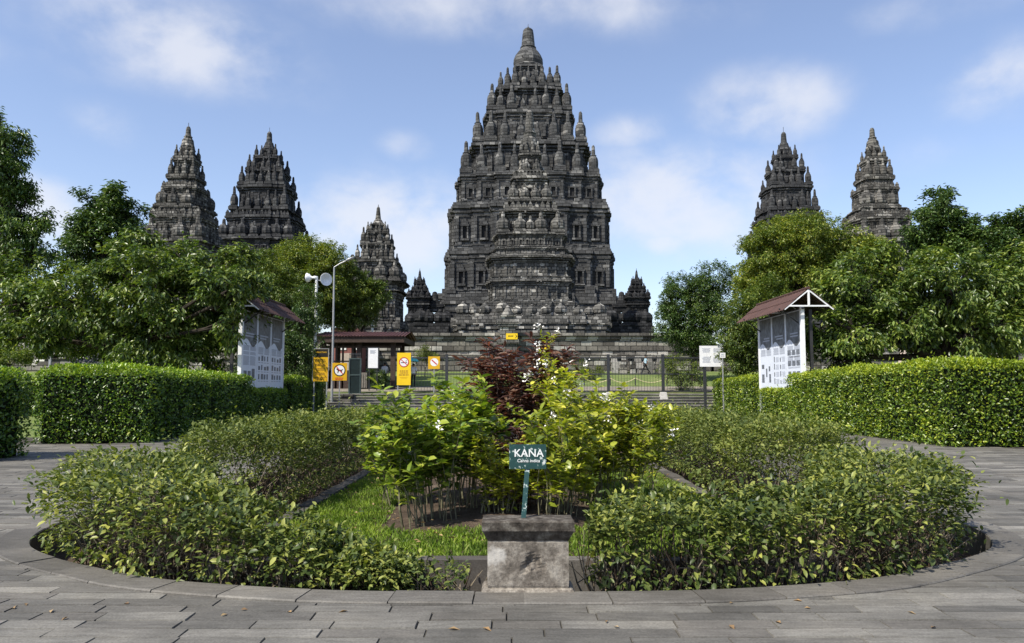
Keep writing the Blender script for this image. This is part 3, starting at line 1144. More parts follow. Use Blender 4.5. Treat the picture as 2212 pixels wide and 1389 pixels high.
def make_hedges():
    # tall clipped hedges along both sides of the walk
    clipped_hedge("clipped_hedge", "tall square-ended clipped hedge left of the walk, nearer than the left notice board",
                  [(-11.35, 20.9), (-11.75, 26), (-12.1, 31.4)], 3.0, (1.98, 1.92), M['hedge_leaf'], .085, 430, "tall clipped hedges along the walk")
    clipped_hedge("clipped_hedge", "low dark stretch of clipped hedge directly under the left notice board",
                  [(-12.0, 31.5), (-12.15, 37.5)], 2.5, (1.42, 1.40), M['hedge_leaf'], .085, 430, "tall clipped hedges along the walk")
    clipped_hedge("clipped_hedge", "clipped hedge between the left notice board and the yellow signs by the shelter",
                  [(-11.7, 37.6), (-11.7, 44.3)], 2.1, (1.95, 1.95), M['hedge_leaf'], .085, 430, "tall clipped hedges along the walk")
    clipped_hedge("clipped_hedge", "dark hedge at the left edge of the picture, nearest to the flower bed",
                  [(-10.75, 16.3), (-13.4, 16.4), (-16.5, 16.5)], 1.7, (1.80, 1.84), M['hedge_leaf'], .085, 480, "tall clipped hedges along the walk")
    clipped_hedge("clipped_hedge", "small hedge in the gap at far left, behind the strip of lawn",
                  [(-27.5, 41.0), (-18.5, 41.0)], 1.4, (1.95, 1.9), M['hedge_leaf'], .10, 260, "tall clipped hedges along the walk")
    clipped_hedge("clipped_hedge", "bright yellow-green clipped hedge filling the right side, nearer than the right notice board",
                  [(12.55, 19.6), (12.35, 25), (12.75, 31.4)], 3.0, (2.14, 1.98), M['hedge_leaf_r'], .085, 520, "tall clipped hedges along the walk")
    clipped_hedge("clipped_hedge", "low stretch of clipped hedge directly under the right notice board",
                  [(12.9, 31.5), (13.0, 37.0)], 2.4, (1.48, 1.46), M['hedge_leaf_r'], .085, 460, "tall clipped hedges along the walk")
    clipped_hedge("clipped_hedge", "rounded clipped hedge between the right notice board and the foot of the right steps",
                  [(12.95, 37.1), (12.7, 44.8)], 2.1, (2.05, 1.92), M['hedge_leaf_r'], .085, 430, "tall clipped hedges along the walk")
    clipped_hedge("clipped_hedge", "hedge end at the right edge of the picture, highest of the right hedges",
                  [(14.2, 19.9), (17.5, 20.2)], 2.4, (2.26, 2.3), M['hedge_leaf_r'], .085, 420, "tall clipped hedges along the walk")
    # loose low hedges in the bed
    zb = -.28
    low_hedge("low_hedge", "loose front hedge of the bed, left of the stone pedestal",
              [(-.75, 6.30), (-1.6, 6.36), (-2.5, 6.58), (-3.25, 7.05), (-3.85, 7.75), (-4.02, 8.6), (-3.85, 9.4)],
              [.26, .38, .50, .62, .72, .72, .60], [.34, .62, .84, .98, 1.04, 1.06, 1.0], zb, .062, 1750, M['bed_leaf'], group="loose low hedges of the bed", twigs=620)
    low_hedge("low_hedge", "thin scraggy low growth just left of the stone pedestal, showing the wall behind",
              [(-1.75, 6.25), (-1.1, 6.16), (-.35, 6.18)], [.24, .20, .20], [.56, .46, .38], zb, .055, 620, M['bed_leaf'], group="loose low hedges of the bed", twigs=120)
    low_hedge("low_hedge", "loose front hedge of the bed, right of the stone pedestal",
              [(.62, 6.30), (1.4, 6.36), (2.4, 6.58), (3.25, 7.05), (3.8, 7.75), (3.98, 8.6), (3.85, 9.4)],
              [.34, .42, .50, .62, .70, .72, .60], [.78, .82, .86, .96, 1.04, 1.06, 1.0], zb, .062, 1750, M['bed_leaf'], group="loose low hedges of the bed", twigs=620)
    low_hedge("low_hedge", "fine-leaved hedge running back along the left edge of the bed",
              [(-3.36, 8.95), (-3.36, 12), (-3.26, 15), (-3.12, 18), (-3.0, 20.6)],
              [.74, .74, .68, .62, .55], [1.28, 1.30, 1.26, 1.20, 1.12], zb, .056, 1700, M['bed_leaf_fine'], group="loose low hedges of the bed", hi=False, twigs=330)
    low_hedge("low_hedge", "fine-leaved hedge running back along the right edge of the bed",
              [(3.46, 8.95), (3.5, 12), (3.42, 15), (3.3, 18), (3.15, 20.6)],
              [.70, .70, .64, .60, .52], [1.28, 1.30, 1.26, 1.20, 1.12], zb, .056, 1700, M['bed_leaf_fine'], group="loose low hedges of the bed", hi=False, twigs=330)


make_hedges()


# ================================================================== PLANTS IN THE MIDDLE OF THE BED
def shrub(name, label, x, y, height, spread, nst, leaf, mat, stem, bare=.35, flowers=0, narrow=.5, lean=(0, 0), group=None, zb=.10, per=9, twiglen=.30, cat="shrub", droop=0.0):
    root = empty(name, (x, y, zb), label, cat, group)
    o = np.array([x, y, zb])
    mb = MB(o)
    P, D = [], []
    tips = []
    for i in range(nst):
        a = random.uniform(0, 2 * math.pi)
        rb = math.sqrt(random.random()) * spread * .62
        rt = math.sqrt(random.random()) * spread
        b = Vector((x + math.cos(a) * rb, y + math.sin(a) * rb, zb - .05))
        h = height * random.uniform(.58, 1.06) * (1 - .22 * (rt / spread) ** 2)
        t = Vector((x + math.cos(a) * rt + lean[0], y + math.sin(a) * rt + lean[1], zb + h))
        pts = []
        for k in range(6):
            f = k / 5
            p = b.lerp(t, f)
            bow = math.sin(f * math.pi) * .10
            p = p - Vector((math.cos(a), math.sin(a), 0)) * bow * rt * .8 + Vector((random.gauss(0, .016), random.gauss(0, .016), 0)) * (k > 0)
            pts.append(p)
        r0 = random.uniform(.004, .009) * (1.7 if random.random() < .15 else 1)
        mb.tube(pts, [r0 * (1 - .75 * k / 5) for k in range(6)], n=5, cap=False)
        nb = random.randint(4, 7)
        ends = [(pts[-1], (pts[-1] - pts[-2]).normalized())]
        for j in range(nb):
            f = random.uniform(bare, .97)
            k = min(4, int(f * 5))
            p = pts[k].lerp(pts[k + 1], f * 5 - k)
            d = Vector((random.gauss(0, 1) + math.cos(a) * .5, random.gauss(0, 1) + math.sin(a) * .5, random.uniform(.5, 1.6))).normalized()
            e = p + d * random.uniform(.4, 1.1) * twiglen
            mb.tube([p, (p + e) / 2 + Vector((0, 0, .015)), e], [r0 * .5, r0 * .4, r0 * .25], n=4, cap=False)
            ends.append((e, d))
            for q in range(3):
                P.append(p.lerp(e, .3 + .25 * q))
                D.append(Vector((random.gauss(0, 1), random.gauss(0, 1), random.uniform(-.2, .5))))
        for (e, d) in ends:
            tips.append((e, d))
            a0 = random.uniform(0, 6.28)
            for q in range(per):
                th = a0 + q * 2.4
                el = random.uniform(-.15, .75) * (1 - q / per) + .12 - droop
                back = d * (-.02 * q)
                P.append(e + back)
                D.append(Vector((math.cos(th) * math.cos(el), math.sin(th) * math.cos(el), math.sin(el))) + d * .25)
        # leaves straight on the stem
        for q in range(int(16 * (1 - bare))):
            f = random.uniform(bare * .75, 1)
            k = min(4, int(f * 5))
            P.append(pts[k].lerp(pts[k + 1], f * 5 - k))
            D.append(Vector((random.gauss(0, 1), random.gauss(0, 1), random.uniform(-.3, .5))))
    P = np.array([tuple(p) for p in P])
    D = unit(np.array([tuple(d) for d in D]))
    n = len(P)
    Nn = unit(np.c_[rng.normal(0, .35, n), rng.normal(0, .35, n), np.ones(n)])
    Ln = leaf * rng.uniform(.55, 1.2, n)
    me = leaves_mesh("leaves", P - o, D, Nn, Ln, Ln * narrow * 1.15 * rng.uniform(.8, 1.15, n), hi=True)
    mb.build("stems", stem, root)
    link_mesh("leaves", me, mat, root, smooth=True)
    if flowers:
        random.shuffle(tips)
        out = sorted(tips[:flowers * 3], key=lambda e: -e[0].z - random.random() * .8)[:flowers]
        for (e, d) in out:
            fp = []
            fd = []
            for q in range(16):
                c = e + d * .05 + Vector((random.gauss(0, .022), random.gauss(0, .022), random.uniform(0, .10)))
                fp.append(tuple(c))
                fd.append((random.gauss(0, 1), random.gauss(0, 1), random.uniform(.0, 1.1)))
            fp, fd = np.array(fp), unit(np.array(fd))
            m = len(fp)
            me = leaves_mesh("blossom", fp - o, fd, rdir(m) + np.array([0, 0, .8]), rng.uniform(.028, .045, m), rng.uniform(.018, .03, m))
            link_mesh("blossom", me, M['petal'], root)
    return root


def make_plants():
    g1 = "broad-leaved flowering shrubs in the bed"
    shrub("flowering_shrub", "leafy green flowering shrub at the left front of the planted bed", -.86, 8.25, 1.36, .52, 24, .12, M['green_leaf'], M['stem'], .36, 5, .52, (-.10, 0), g1)
    shrub("flowering_shrub", "tall green flowering shrub beside the purple shrubs, left of the small green sign", -.60, 9.2, 1.66, .60, 28, .125, M['green_leaf'], M['stem'], .38, 4, .52, (.02, 0), g1)
    shrub("flowering_shrub", "low green shrub with white flowers at the far left of the planted bed", -1.28, 9.9, 1.32, .58, 24, .115, M['green_leaf'], M['stem'], .34, 4, .52, (-.12, 0), g1)
    shrub("flowering_shrub", "lime-green shrub rising right behind the small green sign", .52, 8.5, 1.24, .50, 22, .105, M['lime_leaf'], M['stem'], .28, 3, .5, (.05, 0), g1)
    shrub("flowering_shrub", "yellow-green shrub full of white flowers right of the purple shrubs", .88, 9.7, 1.66, .56, 36, .105, M['lime_leaf'], M['stem'], .28, 9, .5, (.06, 0), g1)
    shrub("flowering_shrub", "sparse lime shrub with bare pale stems leaning out at the right of the bed", 1.28, 9.3, 1.28, .58, 26, .092, M['lime_leaf'], M['stem'], .45, 4, .48, (.18, 0), g1)
    shrub("flowering_shrub", "slim shrub with white flower spikes standing above the purple leaves", .60, 10.4, 2.16, .20, 6, .075, M['lime_leaf'], M['stem'], .6, 8, .42, (0, 0), g1)
    g2 = "purple-leaved shrubs in the bed"
    shrub("purple_shrub", "tallest purple-leaved shrub with drooping narrow leaves, above the small green sign", .16, 10.6, 2.12, .46, 30, .165, M['red_leaf'], M['stem_red'], .38, 0, .26, (0, 0), g2, droop=.22, per=9)
    shrub("purple_shrub", "purple-leaved shrub at the left of its group with one shoot rising highest", -.26, 11.0, 2.16, .32, 15, .165, M['red_leaf'], M['stem_red'], .45, 0, .26, (-.06, 0), g2, droop=.22, per=9)
    shrub("purple_shrub", "purple-leaved shrub at the right of its group, behind the white flower spikes", .52, 11.0, 2.08, .36, 16, .165, M['red_leaf'], M['stem_red'], .42, 0, .26, (.06, 0), g2, droop=.22, per=9)
    shrub("purple_shrub", "dry brownish purple shrub low behind the small green sign", .02, 9.0, .98, .42, 16, .095, M['red_leaf'], M['stem_red'], .25, 0, .30, (0, 0), g2, droop=.1)
    shrub("flowering_shrub", "low yellowing shrub between the pedestal and the purple shrubs", -.12, 8.7, .92, .42, 22, .09, M['lime_leaf'], M['stem'], .30, 2, .5, (0, 0), g1)
    shrub("flowering_shrub", "outermost lime shrub at the right of the bed, near the right fine-leaved hedge", 1.42, 10.4, 1.20, .46, 22, .10, M['lime_leaf'], M['stem'], .40, 5, .5, (.08, 0), g1)
    g3 = "shrubs further back in the bed"
    for (x, y, h, lab) in ((-.9, 13.5, 1.35, "green shrub further back in the bed behind the left flowering shrubs"), (1.1, 13.6, 1.3, "lime shrub further back in the bed behind the right flowering shrubs"),
                           (0.0, 15.5, 1.5, "purple shrub furthest back in the bed, mostly hidden")):
        shrub("flowering_shrub", lab, x, y, h, .7, 20, .10, M['green_leaf'] if x < 0 else (M['lime_leaf'] if x > 0 else M['red_leaf']), M['stem'], .3, 3, .48, (0, 0), g3)


make_plants()


# ================================================================== PEDESTAL AND PLANT NAME SIGN
def text_mesh(name, s, size, mat, parent, loc, rot, align='CENTER', shear=0.0, ext=.0008):
    cu = bpy.data.curves.new(name, 'FONT')
    cu.body = s
    cu.size = size
    cu.align_x = align
    cu.align_y = 'CENTER'
    cu.extrude = ext
    cu.shear = shear
    cu.offset = size * .012
    t = bpy.data.objects.new(name, cu)
    COL.objects.link(t)
    dg = bpy.context.evaluated_depsgraph_get()
    me = bpy.data.meshes.new_from_object(t.evaluated_get(dg))
    bpy.data.objects.remove(t)
    o = link_mesh(name, me, mat, parent)
    o.location = loc
    o.rotation_euler = rot
    return o


def make_pedestal():
    cx, yf = .118, 5.78
    root = empty("stone_pedestal", (cx, yf + .10, 0), "stained stone pedestal with a wide flared cap at the front kerb of the bed", "pedestal")
    o = root.location
    w = .294

    def ring(d, z, j=0):
        return [(cx - w - d, yf - d, z), (cx + w + d, yf - d, z), (cx + w + d, yf + .20 + d, z), (cx - w - d, yf + .20 + d, z)]
    mb = MB(o)
    mb.loft([ring(.05, 0.0), ring(.035, .028), ring(.02, .035)])
    mb.build("base_slab", M['plaster'], root)

    def eroded(name, rings, mat, amt, cuts):
        me = MB(o)
        me.loft(rings)
        ob = me.build(name, mat, root)
        import bmesh
        bm = bmesh.new()
        bm.from_mesh(ob.data)
        bmesh.ops.recalc_face_normals(bm, faces=bm.faces)
        bmesh.ops.triangulate(bm, faces=[f for f in bm.faces if len(f.verts) > 4])
        bmesh.ops.subdivide_edges(bm, edges=bm.edges[:], cuts=cuts, use_grid_fill=True)
        P = np.array([v.co for v in bm.verts])
        d = wob(P, 9, 1.0) * amt + wob(P, 26, 4.0) * amt * .7
        nn = np.array([v.normal for v in bm.verts])
        for v, a, q in zip(bm.verts, d, nn):
            v.co += Vector(q) * float(a)
        # the chipped hole in the front face
        if name == "shaft":
            for v in bm.verts:
                if v.normal.y < -.7:
                    r = math.hypot((v.co.x - .03) / .085, (v.co.z - .205 - .03 * math.sin(v.co.x * 50)) / .055)
                    if r < 1:
                        v.co.y += .035 * (1 - r * r)
        bm.to_mesh(ob.data)
        bm.free()
        return ob
    eroded("shaft", [ring(0, .035), ring(.004, .05), ring(.004, .36), ring(0, .375)], M['plaster'], .0022, 14)
    eroded("flared_collar", [ring(.002, .3755), ring(.038, .445)], M['moss'], .003, 10)
    eroded("cap", [ring(.040, .4455), ring(.044, .452), ring(.046, .512), ring(.038, .522)], M['moss'], .0042, 12)
    # sign
    sg = empty("plant_sign", (.115, 5.96, .52), "small flaking dark green sign reading KANA on a leaning post", "sign")
    o2 = sg.location
    mb = MB(o2)
    mb.bar((.085, 5.885, .50), (.118, 5.968, .90), .036, .012)
    mb.build("post", M['sign_green'], sg)
    a, b = at(1100, 960, 5.95), at(1180, 1013, 5.95)
    mb = MB(o2)
    mb.box(a.x, b.x, 5.95, 5.958, b.z, a.z)
    pl = mb.build("sign_plate", M['sign_green'], sg)
    rx = R(90)
    text_mesh("lettering", "KANA", .082, M['letter'], sg, ((a.x + b.x) / 2 + .008 - o2.x, 5.9478 - o2.y, a.z - .068 - o2.z), (rx, 0, 0))
    text_mesh("lettering", "Canna indica", .034, M['letter'], sg, ((a.x + b.x) / 2 + .006 - o2.x, 5.9478 - o2.y, a.z - .124 - o2.z), (rx, 0, 0), shear=.15)


make_pedestal()


# ================================================================== TEMPLES
def plan(w, pr, d=0.0):
    """redented square: half width w of the core, projections [(half extent along the face, how far out)]"""
    st = [(w + p, a) for (a, p) in sorted(pr, key=lambda e: -e[1])]      # outermost first
    q = []
    for i, (x, a) in enumerate(st):
        q.append((x, a))
        nx = st[i + 1][0] if i + 1 < len(st) else w
        q.append((nx, a))
    half = q + [(w, w)] + [(b, a) for (a, b) in reversed(q)]
    quad = [(x + d, y + d) for (x, y) in half]
    pts = list(quad)
    pts += [(-y, x) for (x, y) in quad]
    pts += [(-x, -y) for (x, y) in quad]
    pts += [(y, -x) for (x, y) in quad]
    # drop duplicates
    out = []
    for p in pts:
        if not out or (abs(p[0] - out[-1][0]) + abs(p[1] - out[-1][1])) > 1e-6:
            out.append(p)
    return out


_pin = {}


def pin_mesh(kind, mat):
    key = (kind, mat.name)
    if key in _pin:
        return _pin[key]
    mb = MB()
    if kind == 'fat':      # ribbed bell on a square foot, short stub on top  (height 1)
        mb.box(-.30, .30, -.30, .30, 0, .10)
        mb.box(-.25, .25, -.25, .25, .10, .16)
        mb.lathe((0, 0, 0), [(.20, .16), (.27, .20), (.30, .25), (.31, .36), (.30, .48), (.26, .57), (.19, .63), (.19, .66), (.12, .67), (.10, .74), (.085, .90), (.05, .98)], 16, .13)
    elif kind == 'slim':   # tall bell with a spike
        mb.box(-.19, .19, -.19, .19, 0, .12)
        mb.box(-.165, .165, -.165, .165, .12, .17)
        mb.lathe((0, 0, 0), [(.145, .17), (.165, .22), (.172, .34), (.168, .46), (.145, .55), (.10, .61), (.115, .64), (.070, .66), (.064, .78), (.054, .95), (.025, 1.0)], 12, .10)
    elif kind == 'ball':   # squat ribbed ratna for a balustrade
        mb.box(-.38, .38, -.38, .38, 0, .16)
        mb.lathe((0, 0, 0), [(.26, .16), (.30, .2), (.42, .30), (.47, .48), (.43, .66), (.30, .80), (.14, .86), (.12, .95), (.05, 1.0)], 16, .12)
    else:                  # crenel: little stepped antefix
        mb.box(-.34, .34, -.16, .16, 0, .55)
        mb.box(-.22, .22, -.14, .14, .55, .8)
        mb.box(-.1, .1, -.12, .12, .8, 1.0)
    me = mb.mesh("pinnacle")
    me.materials.append(mat)
    _pin[key] = me
    return me


def put_pins(root, parent, spots, kind, h, mat, name="pinnacle", cap=100, jit=.06):
    """spots in world; the ones on the hidden far side become one part"""
    cy = root.location.y
    me = pin_mesh(kind, mat)
    cnt = root.get("_np", 0)
    back = []
    for (x, y, z, s) in spots:
        hh = h * s * (1 + random.gauss(0, jit))
        if random.random() < .04:
            hh *= .72
        if y > cy + .35 * abs(x - root.location.x) or cnt >= cap:
            back.append((x, y, z, hh))
            continue
        ob = bpy.data.objects.new(name, me)
        COL.objects.link(ob)
        ob.parent = parent
        base = parent.location + (parent.parent.location if parent.parent else Vector((0, 0, 0)))
        ob.location = (x - base.x, y - base.y, z - base.z)
        ob.scale = (hh * .98, hh * .98, hh)
        ob.rotation_euler = (random.gauss(0, .012), random.gauss(0, .012), 0)
        cnt += 1
    root["_np"] = cnt
    if back:
        vs = np.array([v.co[:] for v in me.vertices])
        fs = [tuple(p.vertices) for p in me.polygons]
        mb = MB(parent.location + (parent.parent.location if parent.parent else Vector((0, 0, 0))))
        for (x, y, z, hh) in back:
            mb.add([(x + v[0] * hh, y + v[1] * hh, z + v[2] * hh) for v in vs], fs)
        tag(mb.build(name, mat, parent), kind='stuff')


def edge_decor(mb, poly, cx, cy, z0, z1, style, rear_y):
    """pilasters, niches and panels standing proud of the wall faces"""
    H = z1 - z0
    n = len(poly)
    for i in range(n):
        p, q = Vector((*poly[i], 0)), Vector((*poly[(i + 1) % n], 0))
        L = (q - p).length
        t = (q - p) / max(L, 1e-9)
        nn = Vector((t.y, -t.x, 0))
        if nn.y > .5 or L < .10 * H:
            continue

        def eb(a, b, za, zb, d, din=.05):
            c = p + t * ((a + b) / 2) + nn * ((d - din) / 2)
            mb.obox((cx + c.x, cy + c.y, (za + zb) / 2), t, nn, (0, 0, 1), (b - a) / 2, (d + din) / 2, (zb - za) / 2)
        pw = min(.13 * H, L * .16)
        e = .0
        d1 = .07 * H
        eb(e, e + pw, z0 + .006 * H, z1 - .006 * H, d1)
        eb(L - pw - e, L - e, z0 + .006 * H, z1 - .006 * H, d1)
        if style == 'panel':
            k = max(1, int(round(L / (H * .95))))
            for j in range(k):
                a, b = pw + (L - 2 * pw) * j / k, pw + (L - 2 * pw) * (j + 1) / k
                if j:
                    eb(a - pw * .5, a + pw * .5, z0 + .005 * H, z1 - .005 * H, d1 * .95)
                m = (a + b) / 2
                wd = (b - a) * .62
                eb(m - wd / 2, m + wd / 2, z0 + .02 * H, z0 + .08 * H, d1 * .7)
                eb(m - wd * .42, m + wd * .42, z1 - .16 * H, z1 - .06 * H, d1 * .6)
                # carved figure
                for (dx, zz, r, rz, dd) in ((0, .30, .22, .24, .55), (0, .56, .16, .15, .6), (0, .74, .10, .09, .6), (-.24, .38, .09, .20, .4), (.24, .42, .09, .22, .4)):
                    c = p + t * (m + dx * wd) + nn * .0
                    c = Vector((cx + c.x, cy + c.y, z0 + zz * H))
                    vs, fs = [], []
                    S = 6
                    for u in range(4):
                        ph = math.pi * u / 3
                        for v in range(S):
                            th = 2 * math.pi * v / S
                            pnt = c + t * (r * wd * math.sin(ph) * math.cos(th)) + nn * (d1 * dd * 1.3 * math.sin(ph) * math.sin(th)) + Vector((0, 0, -rz * H * .75 * math.cos(ph)))
                            vs.append(tuple(pnt))
                    for u in range(3):
                        for v in range(S):
                            fs.append((u * S + v, u * S + (v + 1) % S, (u + 1) * S + (v + 1) % S, (u + 1) * S + v))
                    mb.add(vs, fs)
        elif style == 'niche' and L > .32 * H:
            k = max(1, int(L / (H * .8)))
            for j in range(k):
                a, b = pw + (L - 2 * pw) * j / k, pw + (L - 2 * pw) * (j + 1) / k
                m = (a + b) / 2
                wd = min((b - a) * .55, H * .42)
                fw = wd * .2
                d = .10 * H
                eb(m - wd / 2, m - wd / 2 + fw, z0 + .14 * H, z0 + .62 * H, d)
                eb(m + wd / 2 - fw, m + wd / 2, z0 + .14 * H, z0 + .62 * H, d)
                eb(m - wd * .62, m + wd * .62, z0 + .62 * H, z0 + .70 * H, d * 1.15)
                eb(m - wd * .44, m + wd * .44, z0 + .70 * H, z0 + .82 * H, d * .95)
                eb(m - wd * .22, m + wd * .22, z0 + .82 * H, z0 + .93 * H, d * .8)
                eb(m - wd * .62, m + wd * .62, z0 + .06 * H, z0 + .14 * H, d * 1.1)
                mb.mat = 1  # flat dark plate: the shade of a deep niche put into its colour
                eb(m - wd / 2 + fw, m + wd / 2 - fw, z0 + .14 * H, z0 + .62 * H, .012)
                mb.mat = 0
                if j:
                    eb(a - pw * .4, a + pw * .4, z0 + .01 * H, z1 - .01 * H, d1 * .9)
        elif style == 'rib':
            k = max(1, int(L / (H * .42)))
            for j in range(k):
                m = (j + .5) * L / k
                wd = L / k * random.uniform(.42, .62)
                dd = d1 * random.uniform(.9, 2.0)
                eb(m - wd / 2, m + wd / 2, z0 + .02 * H, z0 + random.uniform(.78, .98) * H, dd)
                eb(m - wd * .32, m + wd * .32, z0 + .10 * H, z0 + .7 * H, dd * 1.35)
        elif style == 'crenel':
            k = max(1, int(L / (H * .9)))
            for j in range(k):
                m = (j + .5) * L / k
                wd = L / k * .5
                eb(m - wd / 2, m + wd / 2, z0 + .05 * H, z1 - .1 * H, d1 * 1.1)


def spots_on(poly, cx, cy, z, r, dense=3.0, mids=True):
    """pinnacle places: outer corners and evenly between"""
    n = len(poly)
    out = []
    for i in range(n):
        a, b, c = Vector(poly[i - 1]), Vector(poly[i]), Vector(poly[(i + 1) % n])
        if (b - a).cross(c - b) > 0:
            out.append((cx + b.x, cy + b.y, z, 1.0))
        L = (c - b).length
        if mids and L > dense * r * 1.25:
            k = int(L / (dense * r))
            for j in range(1, k + 1):
                q = b.lerp(c, j / (k + 1))
                out.append((cx + q.x, cy + q.y, z, .86))
    # drop near duplicates
    res = []
    for s in out:
        if all(math.hypot(s[0] - t[0], s[1] - t[1]) > r * 1.5 for t in res):
            res.append(s)
    return res


def temple(name, label, pxc, Y, Ys, rows, top, mat, zg, pr=((.60, .06), (.38, .13)), cat="temple", group=None, yaw=0, rod=True, toprib=.08):
    """rows: (y bottom, y top, half width px, ledge half width px, decor, pin kind, pin height px)"""
    cx = at(pxc, top[-1][1] + 90, Y).x
    cy = Y
    root = empty(name, (cx, cy, zg), label, cat, group)

    def zat(py):
        return at(pxc, py, Ys).z
    first = True
    for (yb, yt, hw, lg, decor, pk, ph) in rows:
        s = mpp((yb + yt) / 2, Ys)
        wt = hw * s
        w = wt / (1 + pr[-1][1])
        prj = [(a * wt, p * w) for (a, p) in pr]
        z0, z1 = (zg if first else zat(yb)), zat(yt)
        h = z1 - z0
        dl = max((lg - hw) * s, .02 * wt)
        prof = [(0, .42 * dl), (.07, .42 * dl), (.07, .62 * dl), (.10, .62 * dl), (.10, .18 * dl), (.15, .18 * dl), (.15, 0), (.70, 0), (.70, .30 * dl), (.75, .30 * dl), (.75, .14 * dl), (.78, .14 * dl),
                (.78, .62 * dl), (.83, .62 * dl), (.83, .38 * dl), (.87, .38 * dl), (.87, dl), (.95, dl), (.95, dl * .75), (1.0, dl * .75)]
        tier = empty("tier" if not first else "base", (0, 0, z0 - zg))
        tier.parent = root
        mb = MB((cx, cy, z0))
        mb.loft([[(cx + x, cy + y, z0 + f * h) for (x, y) in plan(w, prj, d)] for (f, d) in prof])
        if decor:
            edge_decor(mb, plan(w, prj, 0), cx, cy, z0 + .152 * h, z0 + .698 * h, decor, cy)
        # weathered antefixes and blocks along the ledges break up the straight lines
        PL = plan(w, prj, 0)
        for i in range(len(PL)):
            p, q = Vector((*PL[i], 0)), Vector((*PL[(i + 1) % len(PL)], 0))
            L = (q - p).length
            t = (q - p) / max(L, 1e-9)
            nn = Vector((t.y, -t.x, 0))
            if nn.y > .5:
                continue
            u = random.uniform(0, .1) * h
            while u < L:
                wd = random.uniform(.05, .13) * h
                zc, hh_, pr_ = random.choice(((.855, .12, 1.0), (.91, .085, 1.06), (1.03, .075, .72), (1.04, .09, .5), (.80, .05, .70), (.12, .06, .66)))
                dd = dl * pr_ + .008 * h
                c = p + t * u + nn * (dd - .06 * h)
                mb.obox((cx + c.x, cy + c.y, z0 + zc * h), t, nn, (0, 0, 1), wd / 2, .06 * h, hh_ * h / 2 * random.uniform(.7, 1.2))
                u += wd + random.uniform(.04, .20) * h
        mb.build("wall", [mat, M['niche_shade']], tier)
        if pk:
            hh = ph * s
            r = hh * {'fat': .31, 'slim': .185, 'ball': .47, 'cren': .34}[pk]
            P = plan(w, prj, dl * .70 - r * .9)
            sp_ = [(x, y, z, q * 1.08 if abs(abs(x - cx) - abs(y - cy)) < .3 * r else q) for (x, y, z, q) in spots_on(P, cx, cy, z1 - .002, r, dense=2.5 if pk != 'slim' else 3.0) if abs(x - cx) < abs(y - cy) * 1.03]
            put_pins(root, tier, sp_, pk, hh, mat)
        first = False
    # crowning dome and finial
    prof = [(hw * mpp(py, Ys), zat(py)) for (hw, py) in top]
    z0 = prof[0][1]
    crown = empty("spire", (0, 0, z0 - zg))
    crown.parent = root
    mb = MB((cx, cy, z0))
    k = max(2, int(len(prof) * .6))
    mb.lathe((cx, cy, 0), prof[:k], 20, toprib)
    mb.build("dome", mat, crown)
    mb = MB((cx, cy, z0))
    mb.lathe((cx, cy, 0), prof[k - 1:], 14, 0)
    mb.build("finial", mat, crown)
    if rod:
        mb = MB((cx, cy, z0))
        zt = prof[-1][1]
        mb.tube([(cx, cy, zt - .05), (cx, cy, zt + rod * mpp(top[-1][1], Ys))], .03, 5)
        mb.build("lightning_rod", M['dark_post'], crown)
    return root


ZC = 2.85


